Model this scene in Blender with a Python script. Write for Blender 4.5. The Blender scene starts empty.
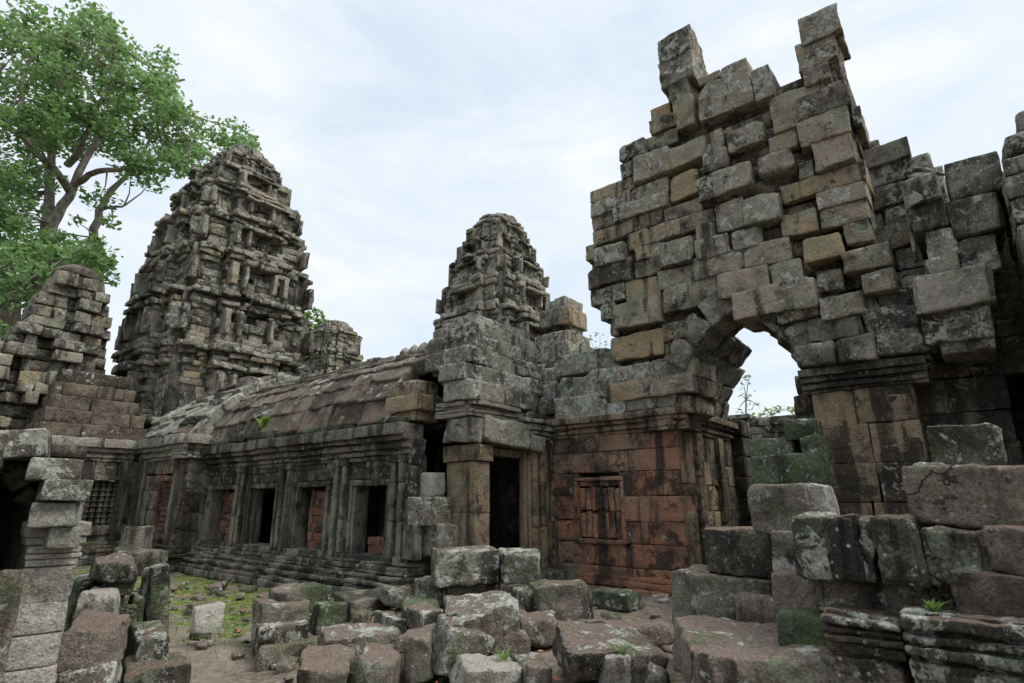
import bpy, math, random
import numpy as np

# ------------------------------------------------------------------ camera
SC = bpy.context.scene
FPX, CAMH = 570.0, 1.7
PITCH = math.atan(160 / 570.0)
AZ = math.radians(39.0)
cam = bpy.data.cameras.new('camera')
cam.sensor_width = 36.0
cam.lens = FPX / 1024 * 36.0
cam.clip_start = 0.05
cam.clip_end = 3000
camo = bpy.data.objects.new('camera', cam)
SC.collection.objects.link(camo)
camo.location = (0, 0, CAMH)
camo.rotation_euler = (math.pi / 2 + PITCH, 0, AZ - math.pi / 2)
SC.camera = camo

# ------------------------------------------------------------------ world, sun, exposure
SUN_EL, SUN_AZ = math.radians(52), math.radians(-72)       # direction towards the sun, azimuth from +X
world = bpy.data.worlds.new('World')
SC.world = world
world.use_nodes = True
wn, wl = world.node_tree.nodes, world.node_tree.links
wn.clear()
wout = wn.new('ShaderNodeOutputWorld')
wbg = wn.new('ShaderNodeBackground')
wbg.inputs['Strength'].default_value = 0.125
sky = wn.new('ShaderNodeTexSky')
sky.sky_type = 'NISHITA'
sky.sun_disc = False
sky.sun_elevation = SUN_EL
sky.sun_rotation = math.pi / 2 - SUN_AZ
sky.air_density = 1.0
sky.dust_density = 2.0
wtc = wn.new('ShaderNodeTexCoord')
wmap = wn.new('ShaderNodeMapping')
wmap.inputs['Scale'].default_value = (1.6, 1.6, 4.0)
wmap.inputs['Rotation'].default_value = (0.3, 0.2, 0.5)
wno = wn.new('ShaderNodeTexNoise')
wno.inputs['Scale'].default_value = 1.7
wno.inputs['Detail'].default_value = 9
wno.inputs['Roughness'].default_value = 0.58
wno.inputs['Distortion'].default_value = 0.4
wr = wn.new('ShaderNodeMapRange')
wr.inputs['From Min'].default_value = 0.36
wr.inputs['From Max'].default_value = 0.62
wr.inputs['To Min'].default_value = 0.86
wr.inputs['To Max'].default_value = 1.0
wr2 = wn.new('ShaderNodeMapRange')
wr2.inputs['From Min'].default_value = 0.35
wr2.inputs['From Max'].default_value = 0.7
wcl = wn.new('ShaderNodeMix')
wcl.data_type = 'RGBA'
wcl.inputs[6].default_value = (3.75, 4.3, 4.8, 1)
wcl.inputs[7].default_value = (4.75, 4.85, 5.0, 1)
wmx = wn.new('ShaderNodeMix')
wmx.data_type = 'RGBA'
wl.new(wtc.outputs['Generated'], wmap.inputs['Vector'])
wl.new(wmap.outputs['Vector'], wno.inputs['Vector'])
wl.new(wno.outputs['Fac'], wr.inputs['Value'])
wl.new(wno.outputs['Fac'], wr2.inputs['Value'])
wl.new(wr2.outputs['Result'], wcl.inputs[0])
wl.new(wr.outputs['Result'], wmx.inputs[0])
wl.new(sky.outputs['Color'], wmx.inputs[6])
wl.new(wcl.outputs[2], wmx.inputs[7])
# an overcast sky is brightest overhead; boosted above the view to light the stones
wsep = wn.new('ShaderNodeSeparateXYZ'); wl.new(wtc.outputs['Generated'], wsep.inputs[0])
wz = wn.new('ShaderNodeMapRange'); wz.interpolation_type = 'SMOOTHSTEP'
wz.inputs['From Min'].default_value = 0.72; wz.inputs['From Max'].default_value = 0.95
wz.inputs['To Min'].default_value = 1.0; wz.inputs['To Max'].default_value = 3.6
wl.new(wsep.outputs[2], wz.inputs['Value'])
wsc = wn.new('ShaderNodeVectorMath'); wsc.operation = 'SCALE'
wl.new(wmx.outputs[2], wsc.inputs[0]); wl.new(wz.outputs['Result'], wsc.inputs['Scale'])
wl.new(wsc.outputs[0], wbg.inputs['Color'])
wl.new(wbg.outputs['Background'], wout.inputs['Surface'])

sl = bpy.data.lights.new('sun', 'SUN')
sl.energy = 2.0
sl.angle = math.radians(28)
sl.color = (1.0, 0.96, 0.9)
so = bpy.data.objects.new('sun', sl)
SC.collection.objects.link(so)
so.rotation_euler = (math.pi / 2 - SUN_EL, 0, SUN_AZ + math.pi / 2)
so.location = (0, -20, 30)

SC.view_settings.view_transform = 'Standard'
SC.view_settings.look = 'None'
SC.view_settings.gamma = 1
SC.view_settings.exposure = 0.75
SC.view_settings.use_curve_mapping = False
SC.cycles.max_bounces = 5
SC.cycles.use_denoising = True

# ------------------------------------------------------------------ measuring helpers (pixel of the photo -> point in the place)
CP, SP, CA, SA = math.cos(PITCH), math.sin(PITCH), math.cos(AZ), math.sin(AZ)
def ray(px, py):
    r, u = px - 512, 341.5 - py
    fw, z = FPX * CP - u * SP, FPX * SP + u * CP
    return (fw * CA + r * SA, fw * SA - r * CA, z)
def PX(px, py, x):
    d = ray(px, py); t = x / d[0]; return (x, d[1] * t, CAMH + d[2] * t)
def PY(px, py, y):
    d = ray(px, py); t = y / d[1]; return (d[0] * t, y, CAMH + d[2] * t)
def PD(px, py, D):
    d = ray(px, py); t = D / math.hypot(d[0], d[1]); return (d[0] * t, d[1] * t, CAMH + d[2] * t)
def PZ(px, py, z):
    d = ray(px, py); t = (z - CAMH) / d[2]; return (d[0] * t, d[1] * t, z)

rng = random.Random(7)
def U(a, b): return rng.uniform(a, b)

# ------------------------------------------------------------------ noise
def _h(ix, iy, iz, s):
    h = (ix * 374761393 + iy * 668265263 + iz * 2147483647 + s * 1274126177) & 0xffffffff
    h = ((h ^ (h >> 13)) * 1274126177) & 0xffffffff
    h = ((h ^ (h >> 16)) * 2246822519) & 0xffffffff
    return ((h ^ (h >> 15)) & 0xffff) / 32767.5 - 1.0
def vnoise(p, s):
    i = np.floor(p).astype(np.int64); f = p - i; f = f * f * (3 - 2 * f)
    x, y, z = i[:, 0], i[:, 1], i[:, 2]; fx, fy, fz = f[:, 0], f[:, 1], f[:, 2]
    r = 0
    for dx in (0, 1):
        for dy in (0, 1):
            for dz in (0, 1):
                w = (fx if dx else 1 - fx) * (fy if dy else 1 - fy) * (fz if dz else 1 - fz)
                r = r + w * _h(x + dx, y + dy, z + dz, s)
    return r
def vec_noise(p, s): return np.stack([vnoise(p, s), vnoise(p + 37.2, s + 1), vnoise(p - 11.7, s + 2)], 1)

# ------------------------------------------------------------------ mesh builder: many worn stones in one mesh
_topo = {}
def topo(nx, ny, nz):
    k = (nx, ny, nz)
    if k in _topo: return _topo[k]
    idx, pts, quads = {}, [], []
    def g(i, j, l):
        t = (i, j, l)
        if t not in idx:
            idx[t] = len(pts); pts.append(t)
        return idx[t]
    for l, fl in ((0, True), (nz, False)):
        for i in range(nx):
            for j in range(ny):
                q = [g(i, j, l), g(i + 1, j, l), g(i + 1, j + 1, l), g(i, j + 1, l)]
                quads.append(q[::-1] if fl else q)
    for j, fl in ((0, False), (ny, True)):
        for i in range(nx):
            for l in range(nz):
                q = [g(i, j, l), g(i + 1, j, l), g(i + 1, j, l + 1), g(i, j, l + 1)]
                quads.append(q[::-1] if fl else q)
    for i, fl in ((0, True), (nx, False)):
        for j in range(ny):
            for l in range(nz):
                q = [g(i, j, l), g(i, j + 1, l), g(i, j + 1, l + 1), g(i, j, l + 1)]
                quads.append(q[::-1] if fl else q)
    _topo[k] = (np.array(pts), np.array(quads))
    return _topo[k]

def rotm(rx=0, ry=0, rz=0):
    a, b, c = rx, ry, rz
    X = np.array([[1, 0, 0], [0, math.cos(a), -math.sin(a)], [0, math.sin(a), math.cos(a)]])
    Y = np.array([[math.cos(b), 0, math.sin(b)], [0, 1, 0], [-math.sin(b), 0, math.cos(b)]])
    Z = np.array([[math.cos(c), -math.sin(c), 0], [math.sin(c), math.cos(c), 0], [0, 0, 1]])
    return Z @ Y @ X

class MB:
    def __init__(s):
        s.v, s.q, s.t, s.amp, s.off, s.n = [], [], [], [], [], 0
        s.extra = []
    def add(s, v, q, tint, amp, off):
        s.v.append(v); s.q.append(q + s.n); s.n += len(v)
        s.t.append(np.tile(np.array([tint[0], tint[1], tint[2], 1.0]), (len(v), 1)))
        s.amp.append(np.full(len(v), amp)); s.off.append(np.tile(np.array(off), (len(v), 1)))
    def stone(s, c, size, R=None, seg=0.08, bev=0.03, rough=0.02, chips=1, skew=0.02, tint=None, flute=0):
        sx, sy, sz = size
        mn = min(sx, sy, sz)
        bev = min(bev * .62, mn * 0.3)
        def line(L):
            n = max(1, int(round((L - 2 * bev) / seg)))
            n = min(n, 40)
            return np.concatenate([[-L / 2], np.linspace(-L / 2 + bev, L / 2 - bev, n + 1), [L / 2]])
        xs, ys, zs = line(sx), line(sy), line(sz)
        pts, quads = topo(len(xs) - 1, len(ys) - 1, len(zs) - 1)
        p = np.stack([xs[pts[:, 0]], ys[pts[:, 1]], zs[pts[:, 2]]], 1)
        h = np.array([sx, sy, sz]) / 2
        core = np.clip(p, -(h - bev), h - bev)
        d = p - core
        ln = np.linalg.norm(d, axis=1, keepdims=True)
        p = core + d / np.maximum(ln, 1e-6) * np.minimum(ln, bev)
        # trilinear skew
        if skew:
            w = (p / (2 * h)) + 0.5
            disp = np.zeros_like(p)
            for i in (0, 1):
                for j in (0, 1):
                    for k in (0, 1):
                        ww = (w[:, 0] if i else 1 - w[:, 0]) * (w[:, 1] if j else 1 - w[:, 1]) * (w[:, 2] if k else 1 - w[:, 2])
                        disp += ww[:, None] * np.array([U(-1, 1), U(-1, 1), U(-1, 1)]) * skew * (mn + 0.3)
            p = p + disp
        for _ in range(chips):
            n = np.array([rng.choice((-1, 1)) * U(.4, 1) for _q in range(3)])
            if rng.random() < 0.6: n[rng.randrange(3)] *= 0.12
            n = n / np.linalg.norm(n)
            dd = np.abs(n) @ h - U(0.04, 0.17) * mn
            k = p @ n
            m = k > dd
            p[m] -= np.outer(k[m] - dd, n)
        if R is not None: p = p @ R.T
        p = p + np.array(c)
        if tint is None: tint = (rng.random(), rng.random(), rng.random())
        s.add(p, quads, tint, rough, (U(0, 90), U(0, 90), U(0, 90)))
    def box(s, x0, x1, y0, y1, z0, z1, **k):
        s.stone(((x0 + x1) / 2, (y0 + y1) / 2, (z0 + z1) / 2), (abs(x1 - x0), abs(y1 - y0), abs(z1 - z0)), **k)
    def plain(s, x0, x1, y0, y1, z0, z1, tint=(0.2, 0.1, 0.1)):
        if x1 - x0 < .02 or y1 - y0 < .02 or z1 - z0 < .02: return
        pts, quads = topo(1, 1, 1)
        p = np.array([[(x0, x1)[a], (y0, y1)[b], (z0, z1)[c]] for a, b, c in pts], float)
        s.add(p, quads, tint, 0.0, (0, 0, 0))
    def lathe(s, c, prof, n=10, tint=(.5, .2, .3), rough=0.006):
        v = []
        for r, z in prof:
            for k in range(n):
                a = 2 * math.pi * k / n
                v.append((c[0] + r * math.cos(a), c[1] + r * math.sin(a), c[2] + z))
        q = []
        for i in range(len(prof) - 1):
            for k in range(n):
                q.append((i * n + k, i * n + (k + 1) % n, (i + 1) * n + (k + 1) % n, (i + 1) * n + k))
        s.add(np.array(v, float), np.array(q), tint, rough, (U(0, 90), U(0, 90), 0))
    def tube(s, pts, rad, n=8, tint=(.5, .5, .5), rough=0.0):
        P = [np.array(p, float) for p in pts]
        v, q = [], []
        for i, p in enumerate(P):
            t = P[min(i + 1, len(P) - 1)] - P[max(i - 1, 0)]
            t /= np.linalg.norm(t) + 1e-9
            a = np.cross(t, (0.3, 0.9, 0.2)); a /= np.linalg.norm(a); b = np.cross(t, a)
            for k in range(n):
                th = 2 * math.pi * k / n
                v.append(p + rad[i] * (a * math.cos(th) + b * math.sin(th)))
        for i in range(len(P) - 1):
            for k in range(n):
                q.append((i * n + k, i * n + (k + 1) % n, (i + 1) * n + (k + 1) % n, (i + 1) * n + k))
        s.add(np.array(v), np.array(q), tint, rough, (0, 0, 0))
    def build(s, name, mat, parent=None, smooth=True, origin=None, rot=None, octs=((1.7, 1.0), (5.5, .5), (15, .22))):
        v = np.concatenate(s.v); q = np.concatenate(s.q); t = np.concatenate(s.t)
        amp = np.concatenate(s.amp)[:, None]; off = np.concatenate(s.off)
        if amp.max() > 0:
            dsp = 0
            for i, (fr, w) in enumerate(octs):
                dsp = dsp + w * vec_noise(v * fr + off, 11 + 5 * i)
            v = v + dsp * amp
        if origin is not None: v = v - np.array(origin)
        me = bpy.data.meshes.new(name)
        me.vertices.add(len(v)); me.vertices.foreach_set('co', v.astype(np.float32).ravel())
        me.loops.add(q.size); me.loops.foreach_set('vertex_index', q.astype(np.int32).ravel())
        me.polygons.add(len(q))
        me.polygons.foreach_set('loop_start', np.arange(0, q.size, 4, dtype=np.int32))
        me.polygons.foreach_set('loop_total', np.full(len(q), 4, np.int32))
        if smooth: me.polygons.foreach_set('use_smooth', np.ones(len(q), bool))
        at = me.attributes.new('tint', 'FLOAT_COLOR', 'POINT')
        at.data.foreach_set('color', t.astype(np.float32).ravel())
        me.materials.append(mat)
        me.update(calc_edges=True); me.validate()
        o = bpy.data.objects.new(name, me)
        SC.collection.objects.link(o)
        if parent is not None:
            o.parent = parent
            pl = np.array(parent.location)
            if parent.parent is not None: pl = pl + np.array(parent.parent.location)
            base = np.array(origin) if origin is not None else np.zeros(3)
            o.location = tuple(base - pl)
        elif origin is not None: o.location = origin
        return o

def tag(o, label, cat, group=None, kind=None):
    if label: o['label'] = label
    if cat: o['category'] = cat
    if group: o['group'] = group
    if kind: o['kind'] = kind
    return o
def thing(name, label, cat, loc, group=None):
    o = bpy.data.objects.new(name, None); SC.collection.objects.link(o); o.location = loc
    return tag(o, label, cat, group)

# ------------------------------------------------------------------ materials
class NT:
    def __init__(s, name):
        s.m = bpy.data.materials.new(name); s.m.use_nodes = True
        s.n, s.l = s.m.node_tree.nodes, s.m.node_tree.links; s.n.clear()
    def set(s, inp, v):
        if hasattr(v, 'is_output') or isinstance(v, bpy.types.NodeSocket): s.l.new(v, inp)
        else: inp.default_value = v
    def noise(s, vec, scale, det=4, rough=.55, dist=0):
        n = s.n.new('ShaderNodeTexNoise'); s.l.new(vec, n.inputs['Vector'])
        n.inputs['Scale'].default_value = scale; n.inputs['Detail'].default_value = det
        n.inputs['Roughness'].default_value = rough; n.inputs['Distortion'].default_value = dist
        return n.outputs['Fac']
    def vor(s, vec, scale):
        n = s.n.new('ShaderNodeTexVoronoi'); s.l.new(vec, n.inputs['Vector']); n.inputs['Scale'].default_value = scale
        return n.outputs['Distance']
    def m_(s, op, a, b=0.0, c=None, clamp=False):
        n = s.n.new('ShaderNodeMath'); n.operation = op; n.use_clamp = clamp
        s.set(n.inputs[0], a); s.set(n.inputs[1], b)
        if c is not None: s.set(n.inputs[2], c)
        return n.outputs[0]
    def ss(s, v, a, b, lo=0., hi=1.):
        n = s.n.new('ShaderNodeMapRange'); n.interpolation_type = 'SMOOTHSTEP'
        s.set(n.inputs['Value'], v); s.set(n.inputs['From Min'], a); s.set(n.inputs['From Max'], b)
        n.inputs['To Min'].default_value = lo; n.inputs['To Max'].default_value = hi
        return n.outputs[0]
    def mix(s, f, a, b, bt='MIX'):
        n = s.n.new('ShaderNodeMix'); n.data_type = 'RGBA'; n.blend_type = bt
        s.set(n.inputs[0], f)
        s.set(n.inputs[6], a if not isinstance(a, tuple) else (*a, 1)); s.set(n.inputs[7], b if not isinstance(b, tuple) else (*b, 1))
        return n.outputs[2]
    def map(s, vec, sc, loc=(0, 0, 0)):
        n = s.n.new('ShaderNodeMapping'); s.l.new(vec, n.inputs['Vector'])
        n.inputs['Scale'].default_value = sc; n.inputs['Location'].default_value = loc
        return n.outputs[0]
    def out(s, col, rough=.95, bump=None, bd=.03, bs=1.0, spec=.15, trans=None):
        b = s.n.new('ShaderNodeBsdfPrincipled'); o = s.n.new('ShaderNodeOutputMaterial')
        s.set(b.inputs['Base Color'], col if not isinstance(col, tuple) else (*col, 1)); s.set(b.inputs['Roughness'], rough)
        b.inputs['Specular IOR Level'].default_value = spec
        if bump is not None:
            bn = s.n.new('ShaderNodeBump'); bn.inputs['Distance'].default_value = bd; bn.inputs['Strength'].default_value = bs
            s.l.new(bump, bn.inputs['Height']); s.l.new(bn.outputs[0], b.inputs['Normal'])
        sh = b.outputs[0]
        if trans is not None:
            t = s.n.new('ShaderNodeBsdfTranslucent'); s.set(t.inputs['Color'], trans if not isinstance(trans, tuple) else (*trans, 1))
            mx = s.n.new('ShaderNodeMixShader'); mx.inputs[0].default_value = .4
            s.l.new(sh, mx.inputs[1]); s.l.new(t.outputs[0], mx.inputs[2]); sh = mx.outputs[0]
        s.l.new(sh, o.inputs['Surface'])
        return s.m

def stone_mat(name, dark=(.075, .066, .055), light=(.21, .18, .14), tan=(.35, .24, .125), tan_amt=.25, orange=0., black=.55, lichen=.5, moss=.3,
              moss_z=2.0, lich_col=(.47, .475, .415), green_lich=(.195, .235, .155), scale=1.0, topcol=None, bump=1.0):
    t = NT(name)
    g = t.n.new('ShaderNodeNewGeometry'); P = g.outputs['Position']
    at = t.n.new('ShaderNodeAttribute'); at.attribute_name = 'tint'
    sep = t.n.new('ShaderNodeSeparateColor'); t.l.new(at.outputs['Color'], sep.inputs[0])
    r1, r2, r3 = sep.outputs[0], sep.outputs[1], sep.outputs[2]
    sn = t.n.new('ShaderNodeSeparateXYZ'); t.l.new(g.outputs['Normal'], sn.inputs[0]); nz = sn.outputs[2]
    sp = t.n.new('ShaderNodeSeparateXYZ'); t.l.new(P, sp.inputs[0]); pz = sp.outputs[2]
    # offset pattern per stone a little so that the patterns break at the joints
    va = t.n.new('ShaderNodeVectorMath'); va.operation = 'MULTIPLY_ADD'
    t.l.new(at.outputs['Color'], va.inputs[0]); va.inputs[1].default_value = (1.3, 1.3, 1.3); t.l.new(P, va.inputs[2]); Q = va.outputs[0]
    big = t.noise(P, .55 * scale, 3)
    mid = t.noise(Q, 2.4 * scale, 6, .62)
    fine = t.noise(Q, 13 * scale, 6, .7)
    vf = t.noise(Q, 55 * scale, 3, .6)
    grit = t.noise(Q, 30, 4, .75)
    a = t.m_('ADD', t.m_('MULTIPLY', mid, 1.0), t.m_('MULTIPLY', r1, .28))
    a = t.m_('ADD', a, t.m_('MULTIPLY', fine, .35))
    base = t.mix(t.ss(a, .62, .98), dark, light)
    ta = t.m_('ADD', t.m_('MULTIPLY', t.m_('POWER', r2, 3.0), .24), t.m_('MULTIPLY', t.noise(Q, 1.5, 5, .6), .95))
    base = t.mix(t.m_('MULTIPLY', t.ss(ta, .82 - .42 * tan_amt, .93 - .42 * tan_amt), t.ss(fine, .3, .6, .45, .9)), base, tan)
    if orange > 0:
        on = t.noise(t.map(P, (1, 1, 1), (5, 2, 8)), .7, 4, .6)
        base = t.mix(t.m_('MULTIPLY', t.ss(on, .60 - .2 * orange, .78 - .2 * orange), t.ss(mid, .3, .65, .15, .85)), base, (.32, .135, .075))
    # greenish grey crust lichen, wide
    gl = t.ss(t.noise(t.map(Q, (1, 1, 1), (3, 7, 1)), 1.8 * scale, 8, .7), .575 - .11 * lichen, .66 - .11 * lichen)
    base = t.mix(t.m_('MULTIPLY', gl, .3 + .4 * lichen), base, t.mix(grit, tuple(c * .75 for c in green_lich), tuple(c * 1.2 for c in green_lich)))
    # black algae running down in streaks, plus blotches
    st = t.noise(t.map(P, (2.2, 2.2, .28)), 1.1, 5, .6)
    bl = t.m_('MULTIPLY', t.ss(st, .67 - .26 * black, .76 - .26 * black), t.ss(fine, .25, .55, .55, 1.))
    base = t.mix(t.m_('MULTIPLY', bl, .86), base, (.024, .022, .019))
    bb = t.ss(t.m_('ADD', t.m_('MULTIPLY', t.noise(Q, 2.5, 8, .74), .8), t.m_('ADD', t.m_('MULTIPLY', grit, .22), t.m_('MULTIPLY', t.m_('SUBTRACT', r1, .5), -.12))), .605 - .12 * black, .65 - .12 * black)
    base = t.mix(t.m_('MULTIPLY', bb, .82), base, (.032, .029, .025))
    if topcol:
        base = t.mix(t.m_('MULTIPLY', t.ss(nz, .55, .85), t.ss(fine, .3, .55, .45, .95)), base, t.mix(grit, tuple(c * .75 for c in topcol), tuple(c * 1.25 for c in topcol)))
    # pale lichen: ragged speckled patches, more on weathered upper sides
    ln = t.m_('ADD', t.m_('MULTIPLY', t.noise(Q, 4.6 * scale, 9, .76, .5), .95), t.m_('MULTIPLY', grit, .16))
    ln = t.m_('ADD', ln, t.m_('MULTIPLY', nz, .022)); ln = t.m_('ADD', ln, t.m_('MULTIPLY', t.m_('SUBTRACT', r3, .45), .11))
    li = t.ss(ln, .682 - .125 * lichen, .712 - .125 * lichen)
    base = t.mix(t.m_('MULTIPLY', li, .82), base, t.mix(t.ss(fine, .3, .7), (.24, .245, .21), lich_col))
    sp2 = t.ss(t.vor(Q, 15), .2, .13)
    base = t.mix(t.m_('MULTIPLY', t.m_('MULTIPLY', sp2, t.ss(mid, .45, .58)), lichen), base, lich_col)
    # moss
    if moss > 0:
        mn = t.m_('ADD', t.m_('MULTIPLY', t.noise(P, 2.1, 8, .72), .8), t.m_('MULTIPLY', grit, .2))
        mn = t.m_('ADD', mn, t.m_('MULTIPLY', nz, .02))
        mn = t.m_('ADD', mn, t.ss(pz, moss_z, moss_z * .2, 0, .05))
        mo = t.ss(mn, .665 - .16 * moss, .72 - .16 * moss)
        base = t.mix(t.m_('MULTIPLY', mo, .7), base, t.mix(fine, (.03, .048, .02), (.11, .135, .06)))
    # hairline cracks
    dv = t.n.new('ShaderNodeVectorMath'); dv.operation = 'MULTIPLY_ADD'
    nc = t.n.new('ShaderNodeTexNoise'); t.l.new(Q, nc.inputs['Vector']); nc.inputs['Scale'].default_value = 2.2; nc.inputs['Detail'].default_value = 5
    t.l.new(nc.outputs['Color'], dv.inputs[0]); dv.inputs[1].default_value = (.8, .8, .8); t.l.new(Q, dv.inputs[2])
    ve = t.n.new('ShaderNodeTexVoronoi'); ve.feature = 'DISTANCE_TO_EDGE'; ve.inputs['Scale'].default_value = 1.25; t.l.new(dv.outputs[0], ve.inputs['Vector'])
    cr = t.m_('MULTIPLY', t.ss(ve.outputs['Distance'], .012, .003), t.ss(t.noise(P, 1.1, 3), .56, .64))
    base = t.mix(t.m_('MULTIPLY', cr, .8), base, (.018, .016, .014))
    base = t.mix(1.0, base, t.mix(t.ss(vf, .3, .7), (.72, .72, .72), (1.25, 1.25, 1.25)), 'MULTIPLY')
    hb = t.m_('ADD', t.m_('MULTIPLY', fine, .8), t.m_('MULTIPLY', grit, .22))
    hb = t.m_('ADD', hb, t.m_('MULTIPLY', mid, .5)); hb = t.m_('ADD', hb, t.m_('MULTIPLY', li, .12))
    hb = t.m_('SUBTRACT', hb, t.m_('MULTIPLY', cr, .35))
    return t.out(base, .95, hb, .09 * bump)

M_GATE = stone_mat('weathered_sandstone', dark=(.10, .085, .066), light=(.30, .255, .195), tan=(.34, .25, .14), tan_amt=.66, orange=.0, black=.55, lichen=.66, moss=.12)
M_GREY = stone_mat('lichen_grey_sandstone', dark=(.09, .083, .07), light=(.27, .24, .20), tan_amt=.2, black=.45, lichen=.8, moss=.2)
M_TOWER = stone_mat('tower_sandstone', dark=(.075, .068, .058), light=(.28, .25, .20), tan=(.35, .26, .155), tan_amt=.4, black=.5, lichen=.62, moss=.15)
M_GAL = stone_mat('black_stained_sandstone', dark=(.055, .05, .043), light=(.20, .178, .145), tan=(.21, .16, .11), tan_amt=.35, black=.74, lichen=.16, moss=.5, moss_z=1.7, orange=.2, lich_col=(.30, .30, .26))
M_ROOF = stone_mat('brown_roof_sandstone', dark=(.05, .041, .033), light=(.145, .118, .09), tan_amt=.08, black=.35, lichen=.14, moss=.3, moss_z=6)
M_RED = stone_mat('red_brown_sandstone', dark=(.09, .07, .055), light=(.26, .19, .14), tan=(.32, .215, .145), tan_amt=.5, orange=1.1, black=.54, lichen=.0, moss=.15, moss_z=.8)
M_TAN = stone_mat('tan_streaked_sandstone', dark=(.10, .08, .055), light=(.27, .205, .135), tan=(.32, .245, .155), tan_amt=.45, orange=.1, black=.66, lichen=.2, moss=.1)
M_BLOCK = stone_mat('mossy_fallen_sandstone', dark=(.06, .052, .042), light=(.19, .165, .135), tan_amt=.12, black=.5, lichen=.66, moss=.58, moss_z=2.4, topcol=(.155, .108, .082))
M_BROWN = stone_mat('brown_fallen_sandstone', dark=(.07, .058, .046), light=(.20, .168, .135), tan_amt=.15, black=.45, lichen=.48, moss=.35, moss_z=1.4, topcol=(.165, .122, .098))
M_DARKB = stone_mat('dark_mossy_sandstone', dark=(.055, .047, .038), light=(.17, .14, .11), tan_amt=.2, black=.55, lichen=.42, moss=.5, moss_z=2.4, topcol=(.155, .108, .082))
M_PALE = stone_mat('pale_grey_sandstone', dark=(.13, .12, .105), light=(.33, .31, .265), tan_amt=.25, tan=(.33, .27, .19), black=.48, lichen=.4, moss=.25, topcol=(.25, .225, .19), bump=.6)
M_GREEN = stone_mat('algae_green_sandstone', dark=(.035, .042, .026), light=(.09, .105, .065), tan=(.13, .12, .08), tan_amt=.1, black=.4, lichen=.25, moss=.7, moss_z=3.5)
M_LAT = stone_mat('red_laterite', dark=(.07, .04, .03), light=(.17, .085, .058), tan=(.2, .11, .07), tan_amt=.3, orange=.3, black=.6, lichen=.15, moss=.2, moss_z=1.)

# ------------------------------------------------------------------ masonry helpers
def spans(poly, z):
    xs = []
    for i in range(len(poly)):
        (u0, a), (u1, b) = poly[i], poly[(i + 1) % len(poly)]
        if (a <= z) != (b <= z): xs.append(u0 + (z - a) / (b - a) * (u1 - u0))
    xs.sort()
    return [(xs[i], xs[i + 1]) for i in range(0, len(xs) - 1, 2)]
def minus(sp, cut):
    out = sp
    for c0, c1 in cut:
        nx = []
        for a, b in out:
            if c1 <= a or c0 >= b: nx.append((a, b)); continue
            if c0 > a: nx.append((a, c0))
            if c1 < b: nx.append((c1, b))
        out = nx
    return out
def rect(u0, u1, z0, z1): return [(u0, z0), (u1, z0), (u1, z1), (u0, z1)]
def wall(b, face, c, poly, ch=(.36, .5), L=(.5, 1.15), depth=.6, seg=.07, prot=(0, .05), holes=(), skip=(), rough=.022,
         bev=.03, chips=1, skew=.02, gap=.012, miss=0.0, core=True, z0=None, z1=None, tintf=None, mer=.3):
    zz = [p[1] for p in poly]
    z = min(zz) if z0 is None else z0; top = max(zz) if z1 is None else z1
    while z < top - .08:
        h = U(*ch)
        if top - z - h < .15: h = top - z
        zm = z + h * .5
        iv = spans(poly, min(zm, top - .02))
        for hp in holes: iv = minus(iv, spans(hp, zm))
        for a, e in iv:
            if e - a < .12: continue
            if core:
                if face == 'x': b.plain(c + .16, c + depth, a + .1, e - .1, z - .02, z + h + .02)
                else: b.plain(a + .1, e - .1, c + .16, c + depth, z - .02, z + h + .02)
            for a2, e2 in minus([(a, e)], [(k[0], k[1]) for k in skip if k[2] - .1 < zm < k[3] + .1]):
              u = a2
              if e2 - a2 < .14: continue
              while u < e2 - .02:
                l = U(*L)
                if e2 - u - l < .28: l = e2 - u
                um = u + l / 2
                ok = rng.random() >= miss
                if ok:
                    pr = prot(um, zm) if callable(prot) else prot
                    p = U(*pr)
                    hh = h
                    tint = (rng.random(), rng.random(), rng.random())
                    if tintf: tint = tintf(um, zm, tint)
                    g = gap * U(.3, 1.4)
                    args = dict(seg=seg, rough=rough, bev=bev * U(.6, 1.4), chips=rng.choice([0, chips, chips, chips + 1]), skew=skew, tint=tint)
                    if face == 'x': b.box(c - p, c + depth, u + g / 2, u + l - g / 2, z + g / 2, z + hh - g / 2, **args)
                    else: b.box(u + g / 2, u + l - g / 2, c - p, c + depth, z + g / 2, z + hh - g / 2, **args)
                u += l
        z += h
def bands(b, face, c, u0, u1, prof, L=(.9, 1.6), depth=.4, seg=.07, rough=.012, bev=.015, ends=False, chips=0):
    # carved moulding: thin bands one above the other, cut by shared joints so that each length reads as one stone
    u = u0; cuts = []
    while u < u1 - .01:
        l = U(*L)
        if u1 - u - l < .5: l = u1 - u
        cuts.append((u, u + l, U(-.02, .02), (rng.random(), rng.random(), rng.random()))); u += l
    for a, e, o, tint in cuts:
        for z0, z1, out in prof:
            args = dict(seg=seg, rough=rough, bev=min(bev, (z1 - z0) * .35), chips=chips, skew=.004, tint=tint)
            if face == 'x': b.box(c - out - o, c + depth, a + .004, e - .004, z0, z1 - .003, **args)
            else: b.box(a + .004, e - .004, c - out - o, c + depth, z0, z1 - .003, **args)
def pxpoly(pts, x): return [(PX(a, b_, x)[1], PX(a, b_, x)[2]) for a, b_ in pts]


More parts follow.
